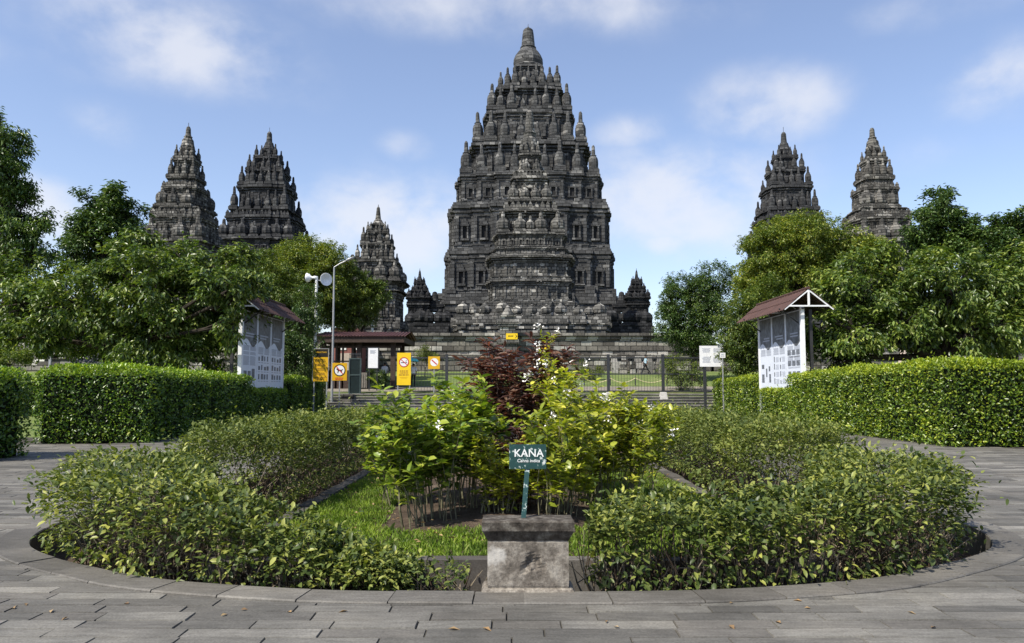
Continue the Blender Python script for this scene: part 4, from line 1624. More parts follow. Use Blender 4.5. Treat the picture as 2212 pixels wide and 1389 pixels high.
def make_temples():
    # the great temple
    rows = [(700, 655, 182, 186, None, None, 0),
            (655, 566, 171, 176, 'niche', None, 0),
            (566, 474, 162, 169, 'niche', None, 0),
            (474, 412, 148, 154, 'niche', 'slim', 64),
            (412, 343, 117, 129, 'rib', 'slim', 62),
            (343, 269, 90, 97, 'rib', 'slim', 52),
            (269, 214, 66, 75, 'rib', 'slim', 44),
            (214, 192, 43, 48, 'crenel', 'slim', 36),
            (192, 153, 28, 33, 'niche', None, 0)]
    top = [(31, 153), (33, 149), (31, 146), (32, 140), (31, 130), (27, 121), (21, 114), (19, 111), (16.5, 109.5), (17.5, 106), (15.5, 104), (14.5, 102), (13.6, 92), (12.2, 78), (10.6, 68), (7.5, 65), (2.5, 64), (1.5, 60)]
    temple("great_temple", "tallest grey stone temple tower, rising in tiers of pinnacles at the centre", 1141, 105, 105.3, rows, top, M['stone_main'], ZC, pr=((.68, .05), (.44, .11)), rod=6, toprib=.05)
    # temple standing in front of it
    rows = [(722, 690, 172, 178, None, 'ball', 30),
            (690, 650, 106, 108, None, None, 0),
            (650, 600, 92, 100, 'panel', None, 0),
            (600, 548, 89, 101, 'panel', None, 0),
            (548, 531, 84, 88, 'crenel', None, 0),
            (531, 497, 78, 84, 'niche', 'fat', 46),
            (497, 441, 56, 69, 'niche', 'cren', 16),
            (441, 420, 50, 55, 'crenel', 'fat', 40),
            (420, 363, 37, 44, 'niche', 'cren', 12),
            (363, 351, 34, 39, 'crenel', 'fat', 34),
            (351, 307, 22, 27, 'niche', 'slim', 28)]
    top = [(19, 307), (20, 302), (18, 297), (20, 288), (18, 274), (14, 266), (15, 260), (16, 257), (12, 255), (11, 250), (9, 225), (7, 208), (3, 203)]
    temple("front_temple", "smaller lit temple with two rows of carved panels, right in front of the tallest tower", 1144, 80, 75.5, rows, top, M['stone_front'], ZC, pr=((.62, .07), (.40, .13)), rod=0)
    # outer pair of nearer temples
    vah = [(720, 640, 66, 74, None, None, 0), (640, 545, 60, 72, 'niche', None, 0), (545, 532, 68, 74, 'crenel', 'fat', 52),
           (532, 474, 55, 60, 'rib', 'cren', 14), (474, 456, 50, 53, 'crenel', 'fat', 44), (456, 410, 38, 42, 'rib', 'cren', 10), (410, 390, 31, 35, 'crenel', 'slim', 40),
           (390, 347, 21, 25, 'rib', 'slim', 28), (347, 322, 12, 14, 'rib', None, 0)]
    vtop = [(13, 322), (15, 318), (13, 312), (12, 304), (8, 299), (9, 296), (6.5, 294), (5.5, 290), (4.8, 278), (3, 274)]
    g = "pairs of towers flanking the tallest temple"
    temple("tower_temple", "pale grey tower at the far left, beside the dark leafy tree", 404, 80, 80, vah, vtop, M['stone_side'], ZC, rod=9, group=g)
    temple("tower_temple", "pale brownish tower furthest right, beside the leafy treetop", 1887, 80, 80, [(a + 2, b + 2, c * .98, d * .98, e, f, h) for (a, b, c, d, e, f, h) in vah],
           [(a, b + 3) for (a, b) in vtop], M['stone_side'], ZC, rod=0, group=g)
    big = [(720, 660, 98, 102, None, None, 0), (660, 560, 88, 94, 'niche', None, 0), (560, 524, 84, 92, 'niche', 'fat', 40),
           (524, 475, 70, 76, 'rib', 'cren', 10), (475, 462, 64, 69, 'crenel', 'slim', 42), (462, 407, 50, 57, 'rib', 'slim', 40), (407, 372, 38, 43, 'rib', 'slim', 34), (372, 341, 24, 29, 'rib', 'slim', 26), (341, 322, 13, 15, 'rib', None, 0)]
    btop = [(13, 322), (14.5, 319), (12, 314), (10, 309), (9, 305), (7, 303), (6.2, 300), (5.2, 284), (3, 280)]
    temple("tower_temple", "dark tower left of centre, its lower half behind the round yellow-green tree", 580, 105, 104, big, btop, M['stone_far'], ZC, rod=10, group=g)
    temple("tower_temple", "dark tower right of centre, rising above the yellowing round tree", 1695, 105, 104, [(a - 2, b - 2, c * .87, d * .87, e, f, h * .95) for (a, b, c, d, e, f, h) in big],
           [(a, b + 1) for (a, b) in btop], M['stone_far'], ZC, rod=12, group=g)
    # the little temple behind the shelter
    ap = [(735, 700, 62, 66, None, None, 0), (700, 636, 52, 56, 'niche', None, 0), (636, 612, 56, 67, None, 'fat', 46), (612, 566, 42, 48, 'rib', 'slim', 30), (566, 530, 31, 36, 'rib', 'slim', 30),
          (530, 504, 21, 25, 'rib', 'slim', 20), (504, 486, 13, 17, None, None, 0)]
    atop = [(12, 486), (13, 483), (10, 480), (9, 477), (7, 475), (6, 473), (4.5, 460), (3.5, 450), (2, 447)]
    temple("small_temple", "small lit temple tower rising behind the ticket shelter roof", 816, 71.5, 71.5, ap, atop, M['stone_side'], ZC, rod=5)
    # dark corner shrines beside the great temple
    sh = [(722, 700, 28, 32, None, None, 0), (700, 655, 22, 27, 'niche', None, 0), (655, 645, 25, 29, None, 'fat', 16), (645, 628, 17, 20, 'crenel', 'fat', 14), (628, 612, 11, 13, None, 'slim', 12)]
    stp = [(8, 612), (8, 609), (6, 605), (4, 600), (3.2, 596), (2.2, 588), (1, 584)]
    g = "dark little shrines flanking the tallest temple"
    for (px, side, lab) in ((906, 1, "dark pointed shrine between the ticket shelter roof and the tallest temple"), (1376, -1, "dark pointed shrine between the tallest temple and the dark round tree")):
        r = temple("corner_shrine", lab, px, 92, 92, sh, stp, M['stone_dark'], ZC, rod=4, group=g, cat="shrine")
        # doorway and stub joining it to the temple terrace
        cx, cy, zg = r.location
        s = mpp(690, 92)

        def zz(py):
            return at(px, py, 92).z
        dg = empty("doorway", (0, 0, 0))
        dg.parent = r
        mb = MB((cx, cy, zg))

        def bb(a, b, y0, y1, dp):
            x0, x1 = sorted((cx + side * a * s, cx + side * b * s))
            mb.box(x0, x1, cy - dp, cy + dp, y0, y1)
        bb(21, 26, zg, zz(674), .55)
        bb(36, 50, zg, zz(674), .55)
        bb(21, 50, zz(674), zz(664), .60)
        bb(19, 52, zz(664), zz(657), .72)
        bb(24, 43, zz(657), zz(650), .55)
        bb(21, 50, zg, zz(700), .75)
        mb.build("gate_wall", M['stone_dark'], dg)
        mb = MB((cx, cy, zg))
        mb.lathe((cx + side * 33 * s, cy, 0), [(9 * s, zz(650)), (8 * s, zz(646)), (6.5 * s, zz(638)), (5 * s, zz(632)), (2 * s, zz(630))], 10)
        mb.build("stub_top", M['stone_dark'], dg)
        put_pins(r, dg, [(cx + side * k * s, cy - 1.2, zz(706), 1) for k in (-14, 6, 22, 46, 60)], 'ball', 36 * s, M['stone_dark'])
        mb = MB((cx, cy, zg))
        mb.box(cx - 30 * s if side > 0 else cx - 66 * s, cx + 66 * s if side > 0 else cx + 30 * s, cy - 1.9, cy - .8, zg, zz(706))
        mb.build("terrace_wall", M['stone_dark'], r)


make_temples()


# ================================================================== ENCLOSURE WALL AND RUINS
def make_enclosure():
    Yw = 66.0
    z = lambda py: at(1142, py, Yw).z

    def wall(name, label, x0, x1, zt, rag=0.0):
        root = empty(name, ((x0 + x1) / 2, Yw, ZC - .1), label, "wall")
        mb = MB(root.location)
        courses = [(800, 775, .30, 0), (775, 766, .42, 0), (766, 758, .10, 0), (758, 733, .18, 0), (733, 727, .30, 0), (727, 720, .45, 0)]
        for (a, b, out, _) in courses:
            za, zb = max(ZC - .3, z(a)) if a < 800 else ZC - .3, min(z(b), zt)
            if zb - za < .06:
                continue
            # each course broken into stones of slightly different face
            x = x0
            while x < x1 - .01:
                l = min(random.uniform(.6, 1.5), x1 - x)
                mb.box(x + .004, x + l - .004, Yw - out + random.gauss(0, .018), Yw + 1.2, za + .002, zb - .002 - (random.random() < rag) * random.uniform(0, .35))
                x += l
        mb.build("masonry", M['stone_wall'], root)
        return root
    w = wall("enclosure_wall", "long weathered stone wall with ledges in front of the temples, behind the black fence", -17, 17, z(720))
    # stair pier with worn gate stump standing at the middle
    mb = MB(w.location)
    cx = at(1097, 700, 64.8).x
    zz = lambda py: at(1097, py, 64.8).z
    for (hw, a, b, dp) in ((20, 800, 742, .0), (24, 742, 733, .15), (17, 733, 706, 0), (21, 706, 700, .12), (23, 700, 695, .2), (15, 695, 684, 0), (17, 684, 680, .1)):
        s = mpp(720, 64.8)
        mb.box(cx - hw * s, cx + hw * s, 64.6 - dp, 65.55, ZC - .3 if a == 800 else zz(a), zz(b) - .002)
    mb.lathe((cx, 65.0, 0), [(13 * s, zz(680)), (11 * s, zz(674)), (7 * s, zz(668)), (4 * s, zz(662)), (1 * s, zz(659))], 12)
    mb.build("stair_pier", M['stone_front'], w)
    # small ledge blocks of the temple terrace seen over the wall
    wall("enclosure_wall", "ruined stone wall seen under the big tree at the left", -52, -17.3, z(737), .35)
    wall("enclosure_wall", "ruined stone wall seen past the tree trunk at the right", 17.3, 54, z(748), .35)
    # tumbled blocks
    mats = [M['stone_block'], M['stone_wall']]
    spots = []
    for k in range(34):
        px = random.uniform(1325, 1440)
        row = random.choice((0, 0, 0, 1, 1, 2))
        spots.append((px, row))
    taken = []
    for (px, row) in spots:
        Y = 63.2 + row * .7 + random.uniform(-.2, .2)
        X = at(px, 790, Y).x
        if any(abs(X - t[0]) < .5 and t[1] == row for t in taken):
            continue
        taken.append((X, row))
        w_, d_, h_ = random.uniform(.32, .62), random.uniform(.3, .45), random.uniform(.36, .55)
        zb = terrain(X, Y) + row * .45
        mb = MB((X, Y, zb - .03))
        a = random.uniform(-.25, .25)
        mb.obox((X, Y, zb + h_ / 2), (math.cos(a), math.sin(a), 0), (-math.sin(a), math.cos(a), 0), (0, 0, 1), w_ / 2, d_ / 2, h_ / 2)
        mb.obox((X, Y, zb + h_ * .2 - .03), (math.cos(a), math.sin(a), 0), (-math.sin(a), math.cos(a), 0), (0, 0, 1), w_ / 2 + .02, d_ / 2 + .02, h_ * .2)
        if row:
            mb.box(X - .2, X + .2, Y - .2, Y + .2, terrain(X, Y) - .1, zb)
        ob = mb.build("stone_block", random.choice(mats))
        tag(ob, "weathered square block in the tumbled heap at the right end of the temple wall", "stone block", "tumbled blocks by the wall")


make_enclosure()


# ================================================================== TREES
def tree(name, label, base_px, Y, lobes, leaf, mat, ntips, per=10, narrow=.36, droop=.5, group="trees beside the walk", trunk_r=.22, z0=None, gap=.0, jitter=.22, limbs=True, dY=0.0, cat="tree"):
    """lobes: (px, py, rx px, ry px, extra depth m). Leaves hang in rosettes from twig tips clustered over the lobes."""
    bx = at(base_px, 780, Y).x
    zb = terrain(bx, Y) - .05 if z0 is None else z0
    root = empty(name, (bx, Y, zb), label, cat, group)
    o = np.array([bx, Y, zb])
    LB = []
    for (px, py, rx, ry, dy) in lobes:
        c = at(px, py, Y + dy)
        s = mpp(py, Y + dy)
        LB.append((c, rx * s, ry * s))
    vol = np.array([a * b for (_, a, b) in LB])
    cnt = (vol / vol.sum() * ntips).astype(int)
    P, D = [], []
    tips_all = []
    for (c, a, b), n in zip(LB, cnt):
        c = np.array(c)
        ncl = max(10, n // 16)
        d = rdir(ncl)
        r = .66 + .36 * rng.random(ncl) ** .5
        r *= 1 + .18 * wob(d * 2.1, 1.0, c[0])
        rad = np.array([a, (a + b) / 2, b])
        cl = c + d * r[:, None] * rad
        k = rng.integers(0, ncl, n)
        sz = (a + b) / 2 * jitter
        t = cl[k] + np.clip(rng.normal(0, 1, (n, 3)), -1.7, 1.7) * sz * np.array([.8, .8, .55])
        t = t[np.where(rng.random(n) < 1 - gap)[0]]
        if len(t) == 0:
            continue
        # a third deeper inside to close the crown
        m = len(t) // 4
        t[:m] = c + (t[:m] - c) * rng.uniform(.25, .8, (m, 1))
        out = unit((t - c) / rad)
        tips_all.append((c, t))
        nt_ = len(t)
        th = rng.uniform(0, 6.28, nt_)[:, None] + np.arange(per)[None, :] * 2.4
        el = rng.normal(-droop * .55, .38, (nt_, per))
        dl = np.stack([np.cos(th) * np.cos(el), np.sin(th) * np.cos(el), np.sin(el)], -1) + out[:, None, :] * .55
        dl[..., 2] -= droop * .25
        pp = np.repeat(t[:, None, :], per, 1) + rng.normal(0, leaf * .45, (nt_, per, 3))
        P.append(pp.reshape(-1, 3))
        D.append(dl.reshape(-1, 3))
    P, D = np.concatenate(P), unit(np.concatenate(D))
    n = len(P)
    Nn = unit(rng.normal(0, .45, (n, 3)) + np.array([0, 0, 1.0]))
    Ln = leaf * rng.uniform(.65, 1.25, n)
    me = leaves_mesh("crown", P - o, D, Nn, Ln, Ln * narrow * rng.uniform(.85, 1.15, n), hi=False)
    link_mesh("crown", me, mat, root)
    mb = MB(o)
    cx = float(np.mean([l[0].x for l in LB]))
    zlow = min(l[0].z - l[2] for l in LB)
    ztop = max(l[0].z for l in LB)
    fork = Vector((bx * .8 + cx * .2, Y, max(zb + .8, zb + (ztop - zb) * .42)))
    mid = Vector((bx + random.gauss(0, .06), Y, (zb + fork.z) / 2))
    mb.tube([(bx, Y, zb - .2), (bx, Y, zb + .25), mid, fork], [trunk_r * 1.5, trunk_r * 1.1, trunk_r, trunk_r * .8], 9)
    for (c, a, b), (c2, t) in zip(LB, tips_all):
        if not limbs:
            break
        c = Vector(c)
        m = fork.lerp(c, .5) + Vector((random.gauss(0, .1), random.gauss(0, .1), -.08 * a))
        mb.tube([fork - Vector((0, 0, .2)), m, c], [trunk_r * .55, trunk_r * .38, trunk_r * .22], 6, cap=False)
        for j in range(min(26, len(t))):
            q = Vector(t[random.randrange(len(t))])
            mb.tube([c.lerp(m, random.uniform(0, .5)), c.lerp(q, .55) + Vector((random.gauss(0, .06), random.gauss(0, .06), random.gauss(0, .06))), q], [trunk_r * .16, trunk_r * .10, trunk_r * .04], 4, cap=False)
    mb.build("trunk", M['bark'], root)
    return root


def make_trees():
    tree("broad_tree", "big glossy-leaved tree spreading over the left hedge and the left notice board", 238, 33,
         [(30, 640, 95, 85, 0), (120, 620, 90, 60, 1), (170, 655, 100, 60, -1.5), (260, 590, 80, 60, 0), (330, 630, 110, 95, -1), (420, 580, 85, 60, .5), (455, 650, 100, 80, 0),
          (330, 725, 105, 62, -1.5), (430, 745, 95, 50, 0), (500, 640, 62, 90, 1), (60, 720, 80, 45, -1), (130, 715, 110, 48, 4), (260, 720, 80, 50, 4), (295, 530, 45, 40, 1), (500, 570, 50, 45, 1), (505, 640, 26, 34, -2.6), (496, 700, 20, 50, -2.6), (545, 600, 44, 26, -1.5), (480, 610, 50, 40, -3)],
         .25, M['mango_leaf'], 5600, 10, .40, .75, jitter=.19, trunk_r=.26)
    tree("broad_tree", "wide glossy-leaved tree with a thick dark trunk behind the right hedge", 2042, 33,
         [(1850, 640, 80, 80, 0), (1950, 610, 95, 80, 1), (2060, 620, 100, 75, -1), (2160, 650, 90, 80, 0), (2240, 640, 90, 120, 0), (1840, 715, 75, 62, -1), (1945, 700, 80, 50, -1),
          (2090, 715, 110, 45, -1), (2210, 720, 80, 45, 0), (1880, 565, 60, 45, 1), (1800, 690, 45, 70, 1), (1830, 770, 60, 40, 0), (1930, 700, 120, 55, 4), (2130, 700, 130, 55, 4)],
         .25, M['mango_leaf'], 5600, 10, .40, .75, jitter=.20, trunk_r=.36)
    tree("tall_tree", "tallest tree, with drooping leaves, at the far left edge against the sky", 5, 44,
         [(2, 285, 40, 42, 0), (0, 320, 50, 50, 0), (25, 380, 45, 50, 0), (-30, 400, 70, 90, 0), (35, 450, 55, 45, 0), (60, 500, 55, 35, 0), (10, 530, 70, 50, 0), (95, 475, 20, 22, 0), (75, 545, 45, 30, 0)],
         .30, M['tall_leaf'], 1700, 10, .30, .9, jitter=.26, trunk_r=.28)
    tree("dark_tree", "dark green tree with a rounded top standing left of the pale far-left tower", 228, 38,
         [(228, 440, 52, 42, 0), (200, 480, 48, 45, 0), (262, 480, 48, 50, 0), (220, 530, 75, 50, 0), (165, 545, 28, 30, 0), (295, 520, 30, 50, 0)],
         .24, M['dark_leaf'], 1800, 10, .38, .6, jitter=.22, trunk_r=.2)
    tree("round_tree", "rounded yellow-green tree in front of the dark left tower", 668, 54,
         [(655, 565, 70, 50, 0), (715, 575, 48, 50, 0), (615, 590, 50, 45, 0), (680, 620, 80, 55, 0)],
         .17, M['gold_leaf'], 5600, 10, .38, .6, jitter=.17, trunk_r=.2)
    tree("round_tree", "brownish green tree left of the loudspeaker pole", 585, 50,
         [(575, 590, 50, 48, 0), (610, 640, 58, 55, 0), (570, 670, 55, 60, 0), (640, 690, 45, 60, 0), (545, 560, 30, 25, 0)],
         .16, M['moss_leaf'], 4300, 10, .38, .6, jitter=.18, trunk_r=.2)
    tree("round_tree", "green tree with its right side in the sun, directly behind the street lamp", 765, 55,
         [(760, 630, 50, 45, 0), (800, 640, 38, 36, 0), (720, 650, 48, 50, 0), (750, 680, 60, 30, 0)],
         .17, M['moss_leaf'], 3800, 10, .38, .6, jitter=.18, trunk_r=.2)
    tree("leafy_tree", "dark tree behind the left notice board, reaching down to the hedge", 640, 41,
         [(600, 740, 60, 60, 0), (650, 740, 34, 90, 0), (560, 790, 60, 40, 0), (665, 660, 25, 50, 0)],
         .15, M['dark_leaf'], 2300, 10, .38, .6, jitter=.24, trunk_r=.12)
    tree("round_tree", "largest yellowing round tree, in front of the dark right tower", 1720, 47,
         [(1730, 525, 95, 62, 0), (1660, 550, 65, 60, 0), (1800, 540, 75, 58, 0), (1860, 555, 50, 50, 0), (1730, 610, 110, 60, 0), (1640, 625, 50, 60, 0)],
         .17, M['gold_leaf'], 8600, 10, .38, .6, jitter=.16, trunk_r=.25)
    tree("leafy_tree", "leafy green tree hanging low beside the white notice, left of the right notice board", 1600, 43,
         [(1590, 690, 46, 60, 0), (1620, 740, 50, 60, 0), (1590, 770, 36, 40, 0), (1660, 680, 50, 70, 1), (1700, 720, 60, 80, 2)],
         .17, M['moss_leaf'], 3800, 10, .38, .65, jitter=.20, trunk_r=.12)
    tree("round_tree", "dark green tree at the right end of the temple wall", 1500, 56,
         [(1490, 640, 62, 52, 0), (1475, 700, 55, 50, 0), (1540, 640, 55, 70, 0), (1520, 720, 70, 50, 0), (1450, 660, 25, 40, 0)],
         .17, M['dark_leaf'], 5200, 10, .40, .5, jitter=.18, trunk_r=.22)
    tree("dark_tree", "dark pointed tree standing right of the pale furthest-right tower", 2040, 38,
         [(2030, 445, 42, 35, 0), (2010, 490, 45, 45, 0), (2060, 495, 45, 42, 0), (2040, 540, 75, 45, 0), (2095, 510, 18, 28, 0)],
         .22, M['dark_leaf'], 1800, 10, .38, .5, jitter=.24, trunk_r=.2)
    tree("dark_tree", "dark tree at the right edge of the picture, against the sky", 2190, 36,
         [(2150, 510, 38, 35, 0), (2195, 500, 45, 40, 0), (2170, 560, 70, 50, 0), (2240, 520, 50, 80, 0)],
         .22, M['dark_leaf'], 1700, 10, .38, .5, jitter=.24, trunk_r=.2)
    # bushes by the fence
    g = "bushes round the fence"
    tree("bush", "dense bush growing through the fence beside the right steps", 1470, 48.6, [(1465, 805, 40, 40, 0), (1495, 815, 30, 30, 0), (1450, 780, 22, 18, 0)], .10, M['moss_leaf'], 900, 9, .42, .4, g, .03, z0=1.2, cat="bush")
    tree("bush", "round pale bush on the lawn beside the purple shrubs", 1272, 57, [(1268, 800, 30, 22, 0), (1285, 805, 18, 16, 0)], .12, M['bed_leaf_fine'], 420, 9, .3, .1, g, .03, cat="bush")
    tree("bush", "small grey-green bush in front of the wall, left of the yellow no-smoking plate", 918, 60, [(912, 770, 22, 22, 0), (930, 760, 18, 16, 0)], .12, M['bed_leaf_fine'], 360, 9, .3, .2, g, .03, cat="bush")
    tree("bush", "dark clipped bush inside the ticket shelter", 815, 50, [(815, 815, 18, 24, 0), (826, 830, 20, 18, 0)], .10, M['dark_leaf'], 420, 9, .4, .3, g, .03, cat="bush")
    tree("bush", "small grey bush growing at the foot of the ruined wall, far left", 25, 30, [(20, 775, 42, 28, 0), (-20, 790, 40, 40, 0)], .13, M['moss_leaf'], 420, 9, .36, .5, g, .04, cat="bush")


make_trees()


# ================================================================== NOTICE BOARDS
def notice_board(label, X, Y0, Y1, side, seed, kinds):
    """three printed panels under a little tin roof; side=-1 faces left"""
    rr = random.Random(seed)
    zb, zt = 1.46, 4.80
    zt = 4.72
    root = empty("notice_board", (X, (Y0 + Y1) / 2, 0), label, "notice board", "roofed notice boards along the walk")
    o = root.location
    f = side                      # panel normal along x
    xf = X + f * .06
    # posts
    for y in (Y0 - .07, Y1 + .07):
        mb = MB(o)
        mb.box(X - .075, X + .075, y - .07, y + .07, 0, zt + .1)
        mb.build("post", M['white'], root)
    for y in (Y0 + .15, Y1 - .15):
        mb = MB(o)
        mb.box(X - f * .42 - .06, X - f * .42 + .06, y - .06, y + .06, 0, zt)
        mb.build("back_post", M['dark_post'], root)
    W = (Y1 - Y0) / 3
    for k in range(3):
        y0, y1 = Y0 + k * W + .012, Y0 + (k + 1) * W - .012
        mb = MB(o)
        mb.box(X - .02, X + .05 if f > 0 else X + .02, y0, y1, zb, zt) if f > 0 else mb.box(X - .05, X + .02, y0, y1, zb, zt)
        p = mb.build("panel", M['board'], root)

        def strip(m_, ya, yb_, za, zz_, d):
            x0, x1 = sorted((X + f * .049, X + f * (.05 + d)))
            m_.box(x0, x1, y0 + ya * (y1 - y0), y0 + yb_ * (y1 - y0), zb + za * (zt - zb), zb + zz_ * (zt - zb))
        # grey heading picture with a waved lower edge
        m2 = MB(o)
        n = 14
        xs = X + f * .0535
        top, bot = [], []
        for i in range(n + 1):
            u = i / n
            uu = u if f > 0 else u
            wv = .59 + .048 * math.cos((uu - (.22 if f > 0 else .78)) * 2 * math.pi)
            yy = y0 + (.05 + .90 * u) * (y1 - y0)
            bot.append((xs, yy, zb + wv * (zt - zb)))
            top.append((xs, yy, zb + .985 * (zt - zb)))
        vs = bot + top
        fs = [(i, i + 1, n + 2 + i, n + 1 + i) for i in range(n)]
        m2.add(vs, fs)
        m2.build("heading_picture", M['photo_grey'], p)
        m4 = MB(o)
        for zz_ in (.70, .665):
            strip(m4, .18, .82 - rr.random() * .2, zz_, zz_ + .018, .006)
        for (za, zz_) in ((.49, .555),) + (((.435, .47), (.30, .425)) if k == 0 else ((.46, .48),)):
            for (ya, yb_) in ((.08, .47), (.52, .92)):
                q = za
                while q < zz_ - .004:
                    strip(m4, ya, yb_ - rr.random() * .04, q, q + .0095, .0035)
                    q += .0135
        def pic(ya, yb_, za, zz_):
            m3 = MB(o)
            strip(m3, ya, yb_, za, zz_, .004)
            m3.build('printed_picture', M['print_pic'], p)
        kind = kinds[k]
        if kind == 'three':            # three dark pictures over a block of print
            for j, hh in enumerate((.10, .13, .17)):
                pic(.12 + j * .27, .32 + j * .27, .13, .13 + hh * rr.uniform(.7, 1))
            for q in range(4):
                strip(m4, .1, .9, .04 + q * .018, .049 + q * .018, .0035)
        elif kind == 'grid':           # three rows of four small pictures with captions
            for row in range(3):
                for j in range(4):
                    za = .09 + row * .125
                    pic(.10 + j * .21, .10 + j * .21 + rr.uniform(.08, .16), za + .03, za + .03 + rr.uniform(.045, .078))
                    strip(m4, .10 + j * .21, .24 + j * .21, za, za + .012, .0035)
        elif kind == 'big':            # three rows of three larger pictures
            for row in range(3):
                for j in range(3):
                    za = .12 + row * .14
                    pic(.10 + j * .29, .32 + j * .29 - rr.uniform(0, .03), za + .03, za + .10)
                for q in range(2):
                    strip(m4, .1, .9 - rr.random() * .2, .12 + row * .14 + q * .012, .1265 + row * .14 + q * .012, .0035)
        elif kind == 'columns':        # columns of print beside slim towers
            for row in range(4):
                for j in range(2):
                    za = .06 + row * .10
                    pic(.38 + j * .45, .44 + j * .45, za, za + rr.uniform(.05, .08))
                    for q in range(5):
                        strip(m4, .08 + j * .45, .33 + j * .45 - rr.random() * .06, za + q * .014, za + q * .014 + .007, .0035)
        else:                          # towers in elevation
            for (ya, yb_, za, hh) in ((.14, .28, .08, .12), (.18, .30, .24, .07), (.42, .52, .16, .12), (.66, .86, .08, .12), (.66, .86, .28, .06)):
                pic(ya, yb_, za, za + hh)
        m4.build("printed_text", M['print_line'], p)
    # gabled tin roof, ridge along the board
    ov = 1.12
    ze, zr = zt - .02, zt + .82
    ya, yb_ = Y0 - .40, Y1 + .9
    xr = X - f * .18
    roof = empty("roof", (0, 0, 0))
    roof.parent = root
    mb = MB(o)
    for sgn in (-1, 1):
        half = 1.05
        x_e = xr + sgn * half
        for (u0, u1, dz) in ((0, .52, .0), (.48, 1.0, -.035)):
            xa, xb = xr + sgn * half * u0, xr + sgn * half * u1
            za, zb2 = zr + (ze - zr) * u0 + dz, zr + (ze - zr) * u1 + dz
            t = .02
            k = 40
            for i in range(k):
                y_a, y_b = ya + (yb_ - ya) * i / k, ya + (yb_ - ya) * (i + 1) / k
                r = .02 * (1 if i % 2 else -1)
                vs = [(xa, y_a, za - r), (xb, y_a, zb2 - r), (xb, y_b, zb2 + r), (xa, y_b, za + r),
                      (xa, y_a, za - t - r), (xb, y_a, zb2 - t - r), (xb, y_b, zb2 - t + r), (xa, y_b, za - t + r)]
                mb.add(vs, [(0, 1, 2, 3), (7, 6, 5, 4), (0, 4, 5, 1), (3, 2, 6, 7), (1, 5, 6, 2)] if sgn > 0 else [(3, 2, 1, 0), (4, 5, 6, 7), (1, 5, 4, 0), (7, 6, 2, 3), (2, 6, 5, 1)])
    mb.build("roof_sheets", M['tin'], roof)
    mb = MB(o)
    mb.tube([(xr, ya - .02, zr + .02), (xr, yb_ + .02, zr + .02)], .06, 7)
    mb.build("ridge_cap", M['tin'], roof)
    # trusses
    for y in (ya + .03, yb_ - .03, (Y0 + Y1) / 2):
        mb = MB(o)
        mb.bar((xr - .82, y, ze + .12), (xr + .82, y, ze + .12), .06, .06)
        mb.bar((xr, y, ze + .12), (xr, y, zr - .08), .07, .07)
        for sgn in (-1, 1):
            mb.bar((xr + sgn * 1.0, y, ze - .03), (xr, y, zr - .07), .045, .05)
        mb.build("truss", M['white'], roof)
    mb = MB(o)
    mb.box(X - .05, X + .05, ya + .1, yb_ - .1, zt - .005, zt + .055)
    for y in (Y0 + .2, Y1 - .2):
        mb.bar((X, y, zt - .6), (X + f * .85, y, zt + .04), .05)
    mb.build("brackets", M['dark_post'], roof)
    return root


notice_board("roofed notice board with three printed panels in the shade, left of the walk", -11.15, 31.6, 37.2, 1, 3, ('three', 'grid', 'grid'))
notice_board("roofed notice board with three printed panels and white gable truss, right of the walk", 11.95, 31.6, 36.9, -1, 5, ('big', 'columns', 'towers'))


